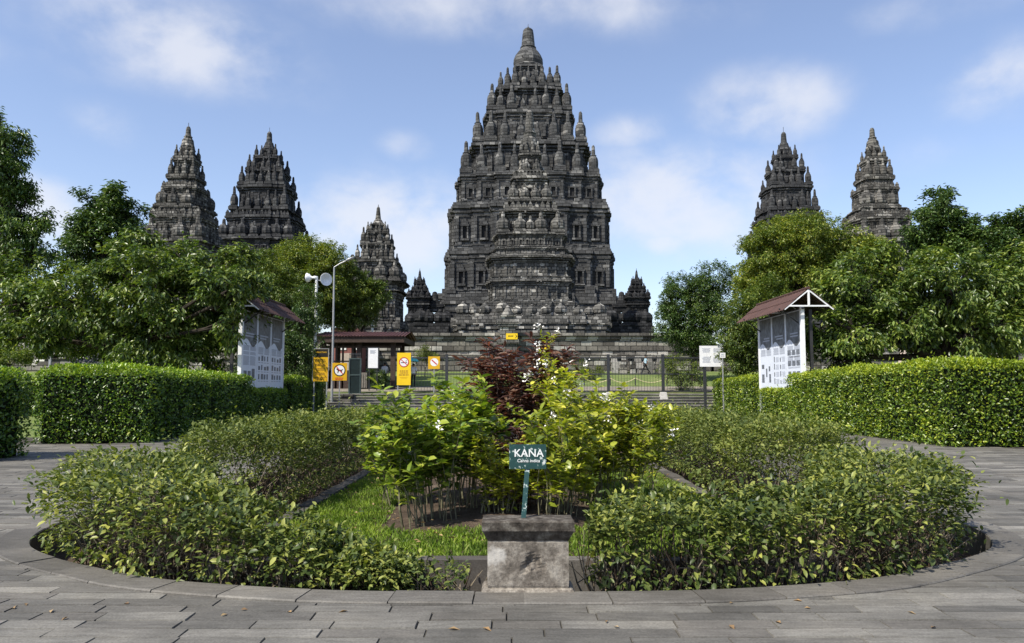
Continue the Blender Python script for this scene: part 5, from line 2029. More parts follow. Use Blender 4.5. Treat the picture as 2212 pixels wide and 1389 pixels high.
# ================================================================== TICKET SHELTER AND WHAT STANDS ROUND IT
def make_shelter():
    Y = 50.0
    zg = 1.20
    s = mpp(760, Y)
    X = lambda px, y=Y: at(px, 760, y).x
    Z = lambda py, y=Y: at(800, py, y).z
    root = empty("ticket_shelter", (X(790), Y + 1.5, zg), "open ticket shelter with dark timber posts and a rusty red sheet roof", "shelter")
    o = root.location
    # roof: low gable sheet seen edge-on
    mb = MB(o)
    x0, x1 = X(688), X(881)
    ze, zr = Z(727), Z(717, Y + 1.9)
    k = 60
    for (ya, yb_, za, zb_) in ((Y - .8, Y + 1.9, ze, zr), (Y + 1.9, Y + 4.6, zr, ze)):
        for i in range(k):
            xa, xb = x0 + (x1 - x0) * i / k, x0 + (x1 - x0) * (i + 1) / k
            r = .035 * (1 if i % 2 else -1)
            vs = [(xa, ya, za - r), (xb, ya, za + r), (xb, yb_, zb_ + r), (xa, yb_, zb_ - r)]
            vs += [(a, b, c - .03) for (a, b, c) in vs]
            mb.add(vs, [(0, 1, 2, 3), (7, 6, 5, 4), (0, 4, 5, 1), (3, 2, 6, 7)])
    mb.build("roof", M['tin_x'], root)
    mb = MB(o)
    mb.box(x0 + .1, x1 - .15, Y - .7, Y - .58, ze - .42, ze - .06)
    mb.box(x0 + .1, x1 - .15, Y + 4.3, Y + 4.42, ze - .42, ze - .06)
    mb.box(x0 + .12, x0 + .24, Y - .6, Y + 4.3, ze - .4, ze - .06)
    mb.box(x1 - .30, x1 - .18, Y - .6, Y + 4.3, ze - .4, ze - .06)
    mb.box(x0 + .3, x1 - .4, Y - .1, Y, ze - .75, ze - .6)
    mb.build("beams", M['wood'], root)
    for px in (700, 777, 850):
        for y in (Y - .1, Y + 4.0):
            mb = MB(o)
            mb.box(X(px) - .15, X(px) + .15, y - .14, y + .14, zg - .1, ze - .4)
            mb.build("post", M['wood'], root)
    # glazed booth at left with thin bars, low timber wall
    mb = MB(o)
    for px in (714, 727, 741, 762):
        mb.box(X(px) - .06, X(px) + .06, Y - .05, Y + .04, Z(848), Z(742))
    mb.box(X(700), X(765), Y - .06, Y + .05, Z(742), Z(736))
    mb.box(X(700), X(765), Y - .06, Y + .05, Z(782), Z(779))
    mb.box(X(700), X(765), Y - .05, Y + .04, zg, Z(800))
    mb.build("booth_frame", M['wood'], root)
    # wooden counter between posts
    mb = MB(o)
    mb.box(X(778), X(796), Y - .4, Y + .2, zg + .25, Z(805))
    for px in (781, 786, 791):
        mb.box(X(px), X(px + 2.4), Y - .43, Y - .39, zg + .3, Z(808))
    for px in (780, 794):
        mb.box(X(px) - .05, X(px) + .05, Y - .3, Y - .2, zg - .1, zg + .3)
    tag(mb.build("timber_counter", M['grey_wood']), "small grey timber counter on short legs beside the green gate leaf", "counter")
    # building glimpsed through the booth
    b = empty("low_building", (X(755, 62), 64, 2.3), "dull red building with white window glimpsed through the ticket shelter", "building")
    mb = MB(b.location)
    mb.box(X(718, 62), X(774, 62), 62, 65.2, 2.2, 6.0)
    mb.build("wall", M['pink_wall'], b)
    mb = MB(b.location)
    mb.box(X(716, 62), X(776, 62), 61.7, 65.6, 6.0, 6.25)
    mb.build("roof", M['tin_x'], b)
    for (a, c) in ((728, 741), (742, 748), (766, 772)):
        mb = MB(b.location)
        mb.box(X(a, 62), X(c, 62), 61.95, 62.05, at(740, 756, 62).z, at(740, 743, 62).z)
        mb.build("window", M['white'], b)
    mb = MB(b.location)
    mb.box(X(726, 62), X(766, 62), 61.9, 62.05, 2.2, at(740, 763, 62).z)
    mb.build("lower_wall", M['beige'], b)
    # white poster in black frame
    p = empty("poster_stand", (X(806, 48.6), 48.6, zg), "white poster in a black frame standing under the shelter roof", "poster")
    mb = MB(p.location)
    a0, a1 = X(794, 48.6), X(819, 48.6)
    z0, z1 = Z(797, 48.6), Z(750, 48.6)
    mb.box(a0, a1, 48.6, 48.68, z0, z1)
    for px in (a0 + .12, a1 - .12):
        mb.box(px - .03, px + .03, 48.62, 48.68, zg - .1, z0)
    mb.build("frame", M['black_metal'], p)
    mb = MB(p.location)
    mb.box(a0 + .05, a1 - .07, 48.585, 48.605, z0 + .06, z1 - .06)
    sh = mb.build("sheet", M['white'], p)
    mb = MB(p.location)
    for j in range(4):
        mb.box(a0 + .16, a1 - .2 - .08 * (j % 2), 48.575, 48.59, z1 - .22 - j * .055, z1 - .2 - j * .055)
    mb.build("printed_text", M['print_line'], sh)
    # open dark green gate leaf
    g = empty("gate_leaf", (X(766, 46.9), 46.9, 1.1), "dark green metal gate leaf standing open left of the steps, spiked on top", "gate")
    mb = MB(g.location)
    a0, a1 = X(754, 46.9), X(781, 46.9)
    z0, z1 = Z(852, 46.9), Z(774, 46.9)
    for x in (a0, a1 - .08):
        mb.box(x, x + .08, 46.86, 46.96, z0, z1)
    for zz_ in (z0, (z0 + z1) / 2 + .05, z1 - .06):
        mb.box(a0 + .08, a1 - .08, 46.87, 46.95, zz_, zz_ + .07)
    mb.build("frame", plain("grey_green_frame", (.05, .075, .075), .45, .5), g)
    mb = MB(g.location)
    mb.box(a0 + .08, a1 - .08, 46.90, 46.92, z0 + .07, z1 - .06)
    mb.build("sheet", M['gate_green'], g)
    mb = MB(g.location)
    for j in range(9):
        x = a0 + .06 + (a1 - a0 - .12) * j / 8
        mb.lathe((x, 46.91, z1), [(.018, 0), (.018, .2), (.035, .23), (.004, .34)], 6)
    mb.build("spikes", M['black_metal'], g)
    # stone plinth at the foot of the leaf
    mb = MB((X(752, 46), 46.0, 0))
    mb.loft([[(x, y, z) for (x, y) in ((X(744, 46) - d, 45.6 - d), (X(765, 46) + d, 45.6 - d), (X(765, 46) + d, 46.6), (X(744, 46) - d, 46.6))] for (d, z) in ((0, 0), (0, .95), (.05, .97), (.05, 1.08), (0, 1.10))])
    tag(mb.build("stone_plinth", M['stone_wall']), "dark stone plinth at the left end of the steps", "plinth")


make_shelter()


def disc(mb, c, r, y, n=28, r0=0.0):
    if r0 <= 0:
        mb.add([(c[0] + r * math.cos(2 * math.pi * k / n), y, c[1] + r * math.sin(2 * math.pi * k / n)) for k in range(n)], [tuple(range(n))])
        return
    vs = []
    for k in range(n):
        a = 2 * math.pi * k / n
        vs += [(c[0] + r0 * math.cos(a), y, c[1] + r0 * math.sin(a)), (c[0] + r * math.cos(a), y, c[1] + r * math.sin(a))]
    mb.add(vs, [(2 * k, 2 * k + 1, (2 * k + 3) % (2 * n), (2 * k + 2) % (2 * n)) for k in range(n)])


def slash(mb, c, r, y, w, ang=-.72):
    d = Vector((math.cos(ang), 0, math.sin(ang)))
    u = Vector((0, 0, 1)).cross(d)
    n = Vector((-d.z, 0, d.x))
    C = Vector((c[0], y, c[1]))
    mb.add([tuple(C + d * r * a + n * w * b) for (a, b) in ((-1, -1), (1, -1), (1, 1), (-1, 1))], [(0, 1, 2, 3)])


def sign_plate(label, x0p, y0p, x1p, y1p, Y, mat, zg, cat="sign", border=None, posts=1, group="yellow signs round the entrance"):
    a, b = at(x0p, y0p, Y), at(x1p, y1p, Y)
    root = empty("warning_sign", ((a.x + b.x) / 2, Y, zg), label, cat, group)
    mb = MB(root.location)
    if posts:
        for x in ([(a.x + b.x) / 2] if posts == 1 else [a.x + .06, b.x - .06]):
            mb.box(x - .03, x + .03, Y + .02, Y + .07, zg - .1, a.z)
        mb.build("post", M['grey_metal'], root)
    mb = MB(root.location)
    mb.box(a.x, b.x, Y, Y + .02, b.z, a.z)
    pl = mb.build("plate", mat, root)
    return root, pl, a, b


def text_bars(parent, o, x0, x1, z, h, n, Y, mat, gap=1.9, ragged=.25):
    mb = MB(o)
    for j in range(n):
        w = (x1 - x0) * random.uniform(1 - ragged, 1)
        x = (x0 + x1) / 2 - w / 2
        e = x + w
        while x < e:
            l = random.uniform(.6, 1.9) * h * 1.6
            mb.box(x, min(x + l, e), Y - .004, Y + .001, z - j * h * gap - h, z - j * h * gap)
            x += l + h * .45
    return mb.build("printed_text", mat, parent)


def make_signs():
    # tall yellow banner, no smoking
    r, p, a, b = sign_plate("tall yellow banner with a red no-smoking ring beside the right shelter post", 858, 762, 887, 832, 46.5, M['yellow'], .95, posts=2)
    o = p.parent.location
    w = b.x - a.x
    c = ((a.x + b.x) / 2, a.z - w * .68)
    Y = 46.5
    mb = MB(o); disc(mb, c, w * .34, Y - .003); mb.build("white_disc", M['white'], p)
    mb = MB(o); mb.box(c[0] - w * .22, c[0] + w * .10, Y - .008, Y - .004, c[1] - w * .06, c[1] - w * .01); mb.box(c[0] + w * .12, c[0] + w * .22, Y - .008, Y - .004, c[1] - w * .06, c[1] - w * .01)
    mb.tube([(c[0] + w * .17, Y - .006, c[1] + .0), (c[0] + w * .13, Y - .006, c[1] + w * .08), (c[0] + w * .2, Y - .006, c[1] + w * .15)], w * .012, 4); mb.build("cigarette", M['black'], p)
    mb = MB(o); disc(mb, c, w * .36, Y - .010, 28, w * .30); slash(mb, c, w * .33, Y - .011, w * .028); mb.build("prohibition_ring", M['red'], p)
    text_bars(p, o, a.x + w * .14, b.x - w * .14, a.z - w * 1.28, w * .075, 3, Y, plain("brown_print", (.35, .17, .02)))
    text_bars(p, o, a.x + w * .2, b.x - w * .2, a.z - w * 1.75, w * .035, 2, Y, M['amber'])
    # yellow and black warning board
    r, p, a, b = sign_plate("tall warning board with black heading and yellow text field, left of the lamp post", 677, 754, 708, 824, 40.3, M['amber'], 0, posts=2)
    o = p.parent.location
    w = b.x - a.x
    mb = MB(o); mb.box(a.x + .02, b.x - .02, 40.29, 40.3, a.z - w * .52, a.z - .02); hd = mb.build("heading_band", M['black'], p)
    text_mesh("lettering", "PERHATIAN", w * .145, M['amber'], hd, ((a.x + b.x) / 2 - o.x, 40.2875 - o.y, a.z - w * .22 - o.z), (R(90), 0, 0))
    for j in range(5):
        text_bars(p, o, a.x + w * .10, b.x - w * .18, a.z - w * (.68 + .30 * j), w * .05, 2, 40.3, plain("dark_print", (.16, .085, .01)), 1.8, .4)
    mb = MB(o)
    for x in (a.x - .03, b.x):
        mb.box(x, x + .03, 40.28, 40.33, b.z, a.z + .03)
    mb.box(a.x, b.x, 40.28, 40.33, a.z, a.z + .03)
    mb.build("frame", M['grey_metal'], p.parent)
    # no pets plate
    r, p, a, b = sign_plate("square amber sign with a crossed-out dog in a black ring, at the hedge end", 718, 784, 749, 822, 44.6, M['amber'], 0)
    o = p.parent.location
    w = b.x - a.x
    Y = 44.6
    c = ((a.x + b.x) / 2, (a.z + b.z) / 2 + w * .10)
    mb = MB(o); disc(mb, c, w * .37, Y - .003); mb.build("white_disc", M['white'], p)
    mb = MB(o)
    dog = [(-.22, .06), (-.20, .13), (-.12, .11), (-.06, .06), (.12, .02), (.22, .09), (.24, .07), (.16, -.03), (.17, -.18), (.12, -.18), (.10, -.07), (-.04, -.05), (-.10, -.20), (-.15, -.20), (-.12, -.03), (-.16, .02)]
    vs = [(c[0] + x * w, Y - .006, c[1] + z * w) for (x, z) in dog]
    mb.add(vs, [tuple(range(len(dog)))])
    mb.build("dog_picture", M['black'], p)
    mb = MB(o); disc(mb, c, w * .40, Y - .009, 28, w * .34); mb.build("prohibition_ring", M['black'], p)
    mb = MB(o); slash(mb, c, w * .36, Y - .010, w * .03, -.85); mb.build("red_slash", M['red'], p)
    text_bars(p, o, a.x + w * .14, b.x - w * .2, b.z + w * .20, w * .06, 2, Y, M['red'], 1.6)
    # smaller sign further back, half hidden
    r, p, a, b = sign_plate("small amber no-smoking plate on the fence, half hidden by purple leaves", 925, 770, 950, 797, 47.35, M['amber'], 1.2)
    o = p.parent.location
    w = b.x - a.x
    c = ((a.x + b.x) / 2 + .02, (a.z + b.z) / 2 + .03)
    mb = MB(o); disc(mb, c, w * .34, 47.347); mb.build("white_disc", M['white'], p)
    mb = MB(o); slash(mb, c, w * .3, 47.343, w * .05); mb.build("red_slash", M['red'], p)
    # small yellow arrow plate on the wall pier
    r, p, a, b = sign_plate("small yellow direction plate with a black arrowhead on the wall pier", 1093, 720, 1118, 733, 64.4, M['yellow'], 2.85, posts=0)
    o = p.parent.location
    w, h = b.x - a.x, a.z - b.z
    mb = MB(o)
    mb.add([(b.x - w * .22, 64.396, b.z + h * .12), (b.x - w * .02, 64.396, b.z + h * .5), (b.x - w * .22, 64.396, b.z + h * .88), (b.x - w * .12, 64.396, b.z + h * .5)], [(0, 1, 2, 3)])
    mb.build("arrowhead", M['black'], p)
    text_bars(p, o, a.x + w * .12, a.x + w * .68, a.z - h * .38, h * .16, 1, 64.4, M['black'])
    # yellow sign among the flower spikes
    r, p, a, b = sign_plate("yellow plate with a white band seen between the white flower spikes", 1163, 746, 1188, 764, 58.0, M['yellow'], terrain(0, 58))
    o = p.parent.location
    mb = MB(o); mb.box(a.x, b.x, 57.99, 58.0, b.z + .18, b.z + .26); mb.build("white_band", M['white'], p)
    # white notice on a post at right
    a, b = at(1511, 747, 43.6), at(1563, 792, 43.6)
    root = empty("white_notice", ((a.x + b.x) / 2, 43.6, 0), "white framed notice with two columns of print on a dark post by the right steps", "sign")
    o = root.location
    mb = MB(o); mb.box(a.x + .22, a.x + .36, 43.64, 43.74, 0, a.z - .1); mb.build("post", M['black_metal'], root)
    mb = MB(o); mb.box(a.x, b.x, 43.6, 43.64, b.z, a.z); pl = mb.build("plate", M['white'], root)
    for (x0, x1) in ((a.x + .14, a.x + .62), (a.x + .74, a.x + 1.22)):
        text_bars(pl, o, x0, x1, a.z - .14, .03, 5, 43.6, M['print_line'], 1.7)
        text_bars(pl, o, x0, x1, a.z - .62, .03, 7, 43.6, M['print_line'], 1.7)
    r2, p2, a, b = sign_plate("small white plate on a thin post in front of the low hanging tree", 1555, 762, 1567, 773, 42.6, M['white'], 0, group=None)
    text_bars(p2, p2.parent.location, a.x + .05, b.x - .05, a.z - .06, .05, 2, 42.6, M['print_line'])


make_signs()


def make_poles():
    # loudspeaker pole
    Y = 42.5
    b = at(680, 780, Y)
    root = empty("loudspeaker_pole", (b.x, Y, 0), "white pole carrying two white horn loudspeakers left of the street lamp", "loudspeaker pole")
    zt = at(680, 597, Y).z
    mb = MB(root.location)
    mb.tube([(b.x, Y, 0), (b.x, Y, zt)], .075, 10)
    mb.build("pole", M['white'], root)
    for (px, py, dx, dy, r) in ((703, 604, .62, -.75, .36), (667, 600, -.85, .1, .27)):
        c = at(px, py, Y - (.3 if dx > 0 else 0))
        d = Vector((dx, dy, 0)).normalized()
        q = d.to_track_quat('Z', 'Y').to_matrix()
        prof = [(.07, -.50), (.10, -.34), (.10, -.30), (.05, -.28), (.07, -.20), (.13, -.10), (.22, -.03), (r * .9, .05), (r, .10), (r * .97, .11), (r * .8, .04), (.18, -.04), (.06, -.15), (.05, -.16)]
        mb = MB()
        mb.lathe((0, 0, 0), prof, 20)
        vs = [tuple(c + q @ Vector(v)) for v in mb.v]
        m2 = MB(root.location)
        m2.add(vs, mb.f)
        hn = m2.build("horn_speaker", M['white'], root, smooth=True)
        m3 = MB(root.location)
        m3.bar((b.x, Y, c.z), tuple(c - d * .3), .05)
        m3.build("bracket", M['grey_metal'], hn)
    # street lamp
    Y = 45.6
    b = at(718, 780, Y)
    root = empty("street_lamp", (b.x, Y, 0), "slim grey street lamp with an arm slanting up to the right", "street lamp")
    t, e = at(722, 577, Y), at(748, 563, Y)
    mb = MB(root.location)
    mb.tube([(b.x, Y, 0), (b.x + .02, Y, 2.0), tuple(t)], [.085, .07, .05], 10)
    mb.build("pole", M['grey_metal'], root)
    mb = MB(root.location)
    mb.tube([tuple(t), tuple(t.lerp(e, .5) + Vector((0, 0, .03))), tuple(e)], .032, 8)
    mb.build("arm", M['grey_metal'], root)
    h = at(764, 556, Y)
    mb = MB(root.location)
    d = (h - e).normalized()
    q = d.to_track_quat('Z', 'X').to_matrix()
    m0 = MB()
    m0.lathe((0, 0, 0), [(.03, -.05), (.08, .02), (.11, .15), (.11, .32), (.07, .45), (.02, .5)], 12)
    mb.add([tuple(e + q @ Vector((v[0] * .75, v[1] * 1.3, v[2]))) for v in m0.v], m0.f)
    mb.build("lamp_head", M['grey_metal'], root, smooth=True)
    # white mast behind the shelter
    Y = 58
    b = at(803, 790, Y)
    mb = MB((b.x, Y, terrain(0, Y)))
    mb.tube([(b.x, Y, terrain(0, Y) - .1), (b.x, Y, at(803, 668, Y).z)], [.09, .085], 10)
    mb.tube([(b.x, Y, at(803, 668, Y).z), (b.x, Y, at(803, 664, Y).z)], [.05, .02], 8)
    tag(mb.build("white_mast", M['white']), "white mast rising behind the shelter roof beside the small lit tower", "mast")
    # yellow lamp box on a grey post at far left
    Y = 43
    b = at(108, 790, Y)
    root = empty("marker_post", (b.x, Y, 0), "grey post topped by a pale yellow plate in front of the ruined wall at left", "marker post")
    mb = MB(root.location)
    mb.box(b.x - .06, b.x + .06, Y - .06, Y + .06, 0, at(108, 758, Y).z)
    mb.build("post", M['grey_metal'], root)
    mb = MB(root.location)
    z0, z1 = at(108, 758, Y).z, at(108, 747, Y).z
    mb.box(b.x - .15, b.x + .13, Y - .09, Y - .062, z0 - .03, z1)
    mb.build("plate", plain("pale_yellow_plate", (.62, .52, .18), .5), root)
    # leaning timber props
    for k, (pa, pb) in enumerate((((646, 822), (655, 770)), ((664, 822), (653, 768)))):
        a, c = at(*pa, 43.2), at(*pb, 43.2)
        mb = MB((a.x, 43.2, 0))
        d = (a - c) * (a.z / max(.2, (c.z - a.z)))
        f = a + (a - c).normalized() * (a.z / max(.3, (c - a).normalized().z))
        mb.bar(tuple(f), tuple(c), .10, .06)
        tag(mb.build("timber_prop", M['grey_wood']), ("grey timber prop leaning right under the tree behind the left notice board", "grey timber prop leaning left under the tree behind the left notice board")[k], "timber prop", "timber props")


make_poles()


def make_fence():
    Y = 47.6
    zg = 1.10
    zt, zm, zb = at(1300, 773, Y).z, at(1300, 808, Y).z, at(1300, 845, Y).z
    root = empty("metal_fence", (at(1240, 790, Y).x, Y, zg), "black metal fence of thin upright bars along the top of the steps", "fence")
    o = root.location
    px = [888, 965, 1082, 1198, 1314, 1432, 1522]
    for p in px[1:]:
        x = at(p, 800, Y).x
        mb = MB(o)
        mb.box(x - .085, x + .085, Y - .085, Y + .085, zg, zt + (.22 if p < 1500 else .1))
        mb.build("post", M['black_metal'], root)
    for a, b in zip(px[:-1], px[1:]):
        xa, xb = at(a, 800, Y).x + .09, at(b, 800, Y).x - .09
        mb = MB(o)
        for z in (zt, zm, zb):
            mb.box(xa, xb, Y - .03, Y + .03, z - .04, z + .04)
        n = int((xb - xa) / .17)
        for i in range(1, n):
            x = xa + (xb - xa) * i / n
            mb.box(x - .0085, x + .0085, Y - .0085, Y + .0085, zb, zt)
        mb.build("panel", M['black_metal'], root)
    # concrete feet
    for p in (1316, 1433):
        c = at(p, 857, 46.2)
        mb = MB((c.x, 46.2, 0))
        z0, z1 = at(p, 866, 46.2).z, at(p, 847, 46.2).z
        ring = lambda w, z: [(c.x - w, 46.2 - w, z), (c.x + w, 46.2 - w, z), (c.x + w, 46.2 + w, z), (c.x - w, 46.2 + w, z)]
        mb.loft([ring(.27, z0), ring(.25, z0 + .05), ring(.17, z1 - .02), ring(.15, z1)])
        tag(mb.build("concrete_foot", M['concrete']), "pale tapered concrete block on the steps under the %s of the two tallest fence posts" % ("left" if p < 1400 else "right"), "concrete block", "concrete blocks under the fence")
    # rope barrier on the lawn
    Yr = 52.2
    root = empty("rope_barrier", (at(1345, 820, Yr).x, Yr, terrain(0, Yr)), "low pale rope barrier slung between short posts on the lawn edge", "rope barrier")
    zz = terrain(0, Yr)
    pts = [at(p, 800, Yr).x for p in (1262, 1318, 1372, 1440)]
    for x in pts:
        mb = MB(root.location)
        mb.box(x - .035, x + .035, Yr - .035, Yr + .035, zz - .05, zz + .62)
        mb.build("post", M['black_metal'], root)
    mb = MB(root.location)
    for a, b in zip(pts[:-1], pts[1:]):
        mb.tube([(a + (b - a) * i / 8, Yr - .04, zz + .52 - .30 * (1 - (2 * i / 8 - 1) ** 2)) for i in range(9)], .028, 5)
    mb.build("rope", M['rope'], root)


make_fence()


def make_pavilion():
    # grey tiled roof peeping over the left hedge
    Y = 38.5
    x0, x1 = at(146, 790, Y).x, at(328, 790, Y).x
    root = empty("tiled_pavilion", ((x0 + x1) / 2, Y + 1.4, 0), "low pavilion with a dark grey tiled roof behind the left hedge, under the big tree", "pavilion")
    o = root.location
    ze, zr = at(200, 808, Y).z, at(200, 762, Y + 1.4).z
    mb = MB(o)
    k = 48
    for sgn in (1, -1):
        for i in range(k):
            xa, xb = x0 + (x1 - x0) * i / k, x0 + (x1 - x0) * (i + 1) / k
            ua, ub = abs(2 * i / k - 1), abs(2 * (i + 1) / k - 1)
            la, lb = .28 * ua ** 4, .28 * ub ** 4
            for j in range(6):
                fa, fb = j / 6, (j + 1) / 6
                ya, yb_ = Y + 1.4 - sgn * 1.7 * (1 - fa), Y + 1.4 - sgn * 1.7 * (1 - fb)
                za, zb_ = ze + (zr - ze) * fa ** 1.25 + .05, ze + (zr - ze) * fb ** 1.25
                r = .03 * (1 if i % 2 else -1)
                q = [(xa, ya, za + la - r), (xb, ya, za + lb + r), (xb, yb_, zb_ + lb + r), (xa, yb_, zb_ + la - r)]
                mb.add(q, [(0, 1, 2, 3)] if sgn > 0 else [(3, 2, 1, 0)])
    mb.build("roof", M['tile'], root)
    mb = MB(o)
    mb.tube([(x0, Y + 1.4, zr + .30), (x0 + .6, Y + 1.4, zr + .10), ((x0 + x1) / 2, Y + 1.4, zr + .02), (x1 - .6, Y + 1.4, zr + .10), (x1, Y + 1.4, zr + .30)], .09, 7)
    mb.build("ridge", M['tile'], root)
    for x in (x0 + .4, x1 - .4):
        for y in (Y + .1, Y + 2.7):
            mb = MB(o)
            mb.box(x - .08, x + .08, y - .08, y + .08, 0, ze + .15)
            mb.build("post", M['wood'], root)


make_pavilion()


# ================================================================== PEOPLE
def person(label, x, y, z, h, pose, cols, yaw=0.0, group=None):
    """one skinned body; pose 'walk', 'stand' or 'sit'; cols = (top, legs)"""
    s = h / 1.7
    root = empty("person", (x, y, z), label, "person", group)
    J = {'pelvis': (0, 0, .95), 'belly': (0, .0, 1.10), 'chest': (0, 0, 1.30), 'neck': (0, 0, 1.46), 'head': (0, -.015, 1.58), 'top': (0, -.005, 1.66)}
    if pose == 'walk':
        J.update({'lh': (.09, 0, .90), 'lk': (.10, -.22, .52), 'la': (.10, -.36, .10), 'lt': (.10, -.52, .05), 'rh': (-.09, 0, .90), 'rk': (-.10, .16, .50), 'ra': (-.10, .42, .17), 'rt': (-.10, .34, .04),
                  'ls': (.19, 0, 1.38), 'le': (.25, .12, 1.12), 'lw': (.25, .06, .90), 'lf': (.24, .02, .80), 'rs': (-.19, 0, 1.38), 're': (-.25, -.10, 1.12), 'rw': (-.24, -.26, .94), 'rf': (-.23, -.33, .87)})
    elif pose == 'sit':
        J = {k: (a, b, c - .45) for k, (a, b, c) in J.items()}
        J.update({'lh': (.09, 0, .46), 'lk': (.11, -.42, .48), 'la': (.11, -.44, .09), 'lt': (.11, -.58, .04), 'rh': (-.09, 0, .46), 'rk': (-.11, -.42, .48), 'ra': (-.11, -.44, .09), 'rt': (-.11, -.58, .04),
                  'ls': (.19, 0, .93), 'le': (.24, -.08, .68), 'lw': (.18, -.28, .60), 'lf': (.15, -.36, .58), 'rs': (-.19, 0, .93), 're': (-.24, -.14, .72), 'rw': (-.16, -.26, .92), 'rf': (-.14, -.28, 1.0)})
    else:
        J.update({'lh': (.09, 0, .90), 'lk': (.10, -.02, .50), 'la': (.10, .02, .09), 'lt': (.11, -.14, .04), 'rh': (-.09, 0, .90), 'rk': (-.11, -.03, .50), 'ra': (-.12, .01, .09), 'rt': (-.13, -.15, .04),
                  'ls': (.19, 0, 1.38), 'le': (.24, .02, 1.10), 'lw': (.23, -.08, .88), 'lf': (.22, -.12, .78), 'rs': (-.19, 0, 1.38), 're': (-.25, -.02, 1.12), 'rw': (-.20, -.24, 1.10), 'rf': (-.18, -.32, 1.13)})
    Rr = {'pelvis': .135, 'belly': .125, 'chest': .145, 'neck': .055, 'head': .092, 'top': .075, 'lh': .09, 'rh': .09, 'lk': .058, 'rk': .058, 'la': .042, 'ra': .042, 'lt': .034, 'rt': .034,
          'ls': .065, 'rs': .065, 'le': .043, 're': .043, 'lw': .030, 'rw': .030, 'lf': .028, 'rf': .028}
    E = [('pelvis', 'belly'), ('belly', 'chest'), ('chest', 'neck'), ('neck', 'head'), ('head', 'top')]
    for c in 'lr':
        E += [('pelvis', c + 'h'), (c + 'h', c + 'k'), (c + 'k', c + 'a'), (c + 'a', c + 't'), ('chest', c + 's'), (c + 's', c + 'e'), (c + 'e', c + 'w'), (c + 'w', c + 'f')]
    names = list(J)
    rot = Matrix.Rotation(yaw, 4, 'Z')
    me = bpy.data.meshes.new("body")
    me.from_pydata([tuple((rot @ Vector(J[k])) * s) for k in names], [(names.index(a), names.index(b)) for a, b in E], [])
    ob = bpy.data.objects.new("body", me)
    COL.objects.link(ob)
    sk = ob.modifiers.new("skin", 'SKIN')
    for i, k in enumerate(names):
        me.skin_vertices[0].data[i].radius = (Rr[k] * s, Rr[k] * s)
        me.skin_vertices[0].data[i].use_root = (k == 'pelvis')
    ob.modifiers.new("sub", 'SUBSURF').levels = 1
    dg = bpy.context.evaluated_depsgraph_get()
    m2 = bpy.data.meshes.new_from_object(ob.evaluated_get(dg))
    bpy.data.objects.remove(ob)
    hz = (1.0 if pose != 'sit' else .60) * s
    nz = (1.47 if pose != 'sit' else 1.02) * s
    for m in (M['skin'], cols[0], cols[1]):
        m2.materials.append(m)
    w = np.array([((rot.inverted() @ p.center)[:]) for p in m2.polygons]) / s
    idx = []
    for c in w:
        if pose == 'sit':
            mi = 0 if c[2] > 1.01 else (1 if c[2] > .52 and c[1] > -.16 else 2)
        else:
            mi = 0 if c[2] > 1.455 else (1 if c[2] > .97 else (0 if abs(c[0]) > .19 else 2))
            if mi == 1 and abs(c[0]) > .215 and c[2] < 1.16:
                mi = 0
        idx.append(mi)
    m2.polygons.foreach_set("material_index", np.array(idx, dtype=np.int32))
    m2.polygons.foreach_set("use_smooth", np.ones(len(m2.polygons), dtype=bool))
    b = bpy.data.objects.new("body", m2)
    COL.objects.link(b)
    b.parent = root
    hd = (rot @ Vector(J['head'])) * s
    mb = MB()
    mb.lathe((hd.x, hd.y + .018 * s, hd.z - .02 * s), [(.105 * s, 0), (.112 * s, .05 * s), (.10 * s, .10 * s), (.065 * s, .135 * s), (.01 * s, .148 * s)], 12)
    mb.build("hair", M['hair'], root, smooth=True)
    return root, s, rot, J


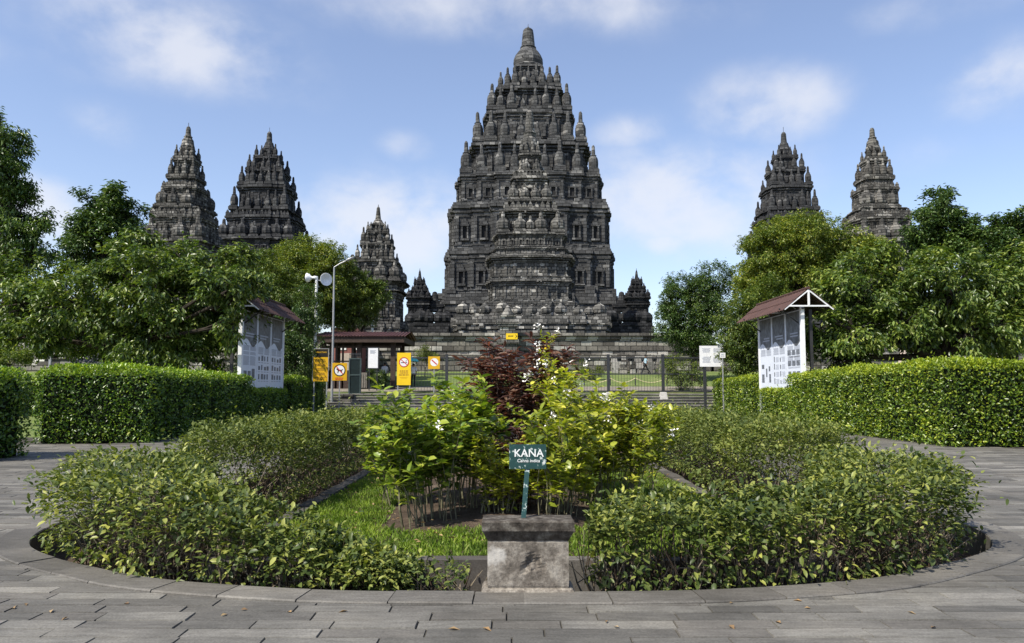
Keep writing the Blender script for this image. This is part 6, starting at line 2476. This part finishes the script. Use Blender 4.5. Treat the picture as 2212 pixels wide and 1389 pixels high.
def umbrella(name, label, c, tip, r, mat, handle_to=None, closed=False):
    root = empty(name, c, label, "umbrella")
    c, tip = Vector(c), Vector(tip)
    d = (tip - c).normalized()
    q = d.to_track_quat('Z', 'X').to_matrix()
    L = (tip - c).length
    m0 = MB()
    if closed:
        m0.lathe((0, 0, 0), [(r, L * .35), (r * .95, L * .5), (r * .7, L * .75), (r * .28, L * .95), (.02, L)], 16, .16)
    else:
        m0.lathe((0, 0, 0), [(r, L - r * .52), (r * .86, L - r * .36), (r * .6, L - r * .16), (r * .3, L - r * .04), (.02, L)], 16, .03)
    mb = MB(c)
    mb.add([tuple(c + q @ Vector(v)) for v in m0.v], m0.f[:-1])
    mb.build("canopy", mat, root, smooth=False)
    mb = MB(c)
    mb.tube([tuple(c), tuple(c + d * (L + .06))], .018, 6)
    mb.build("shaft", M['grey_wood'], root)
    return root


def make_people():
    f = at(1395, 806, 62)
    z = terrain(f.x, 62)
    person("man in pale blue shirt and black trousers walking on the lawn before the wall", f.x, 62, z, 1.66, 'walk', (M['shirt_b'], M['trousers']), yaw=R(-90))
    x = at(831, 800, 51.2).x
    person("person in a white shirt standing under the shelter beside its right post", x, 51.2, terrain(x, 51.2), 1.62, 'stand', (M['shirt_w'], M['trousers']), yaw=R(30))
    x = at(893, 800, 51.5).x
    zz = terrain(x, 51.5)
    person("person in white under the turquoise umbrella right of the yellow banner", x, 51.5, zz, 1.55, 'stand', (M['shirt_w'], M['trousers']), yaw=R(-10))
    umbrella("umbrella", "turquoise umbrella held open right of the yellow banner", (x - .16, 51.18, zz + .98), (x - .10, 51.2, zz + 1.98), .55, M['teal'])
    Y = 58
    x = at(1984, 780, Y).x
    zz = terrain(x, Y)
    mb = MB((x, Y, zz))
    mb.box(x - .7, x + .7, Y - .1, Y + .35, zz - .1, zz + .43)
    tag(mb.build("stone_bench", M['stone_wall']), "low stone ledge under the person with the white umbrella", "bench")
    person("person seated under a white umbrella left of the thick tree trunk", x, Y + .05, zz + .0, 1.6, 'sit', (M['trousers'], M['beige']), yaw=R(-60))
    umbrella("umbrella", "white umbrella held open by the seated person near the thick tree trunk", (x - .25, Y - .18, zz + .9), (x + .05, Y - .2, at(1984, 740, Y).z), .95, M['white'])
    x = at(1952, 780, Y - 2).x
    zz = terrain(x, Y - 2)
    umbrella("closed_parasol", "closed beige parasol standing left of the white umbrella", (x, Y - 2, zz - .05), (x, Y - 2, at(1952, 746, Y - 2).z), .42, M['beige'], closed=True)


make_people()
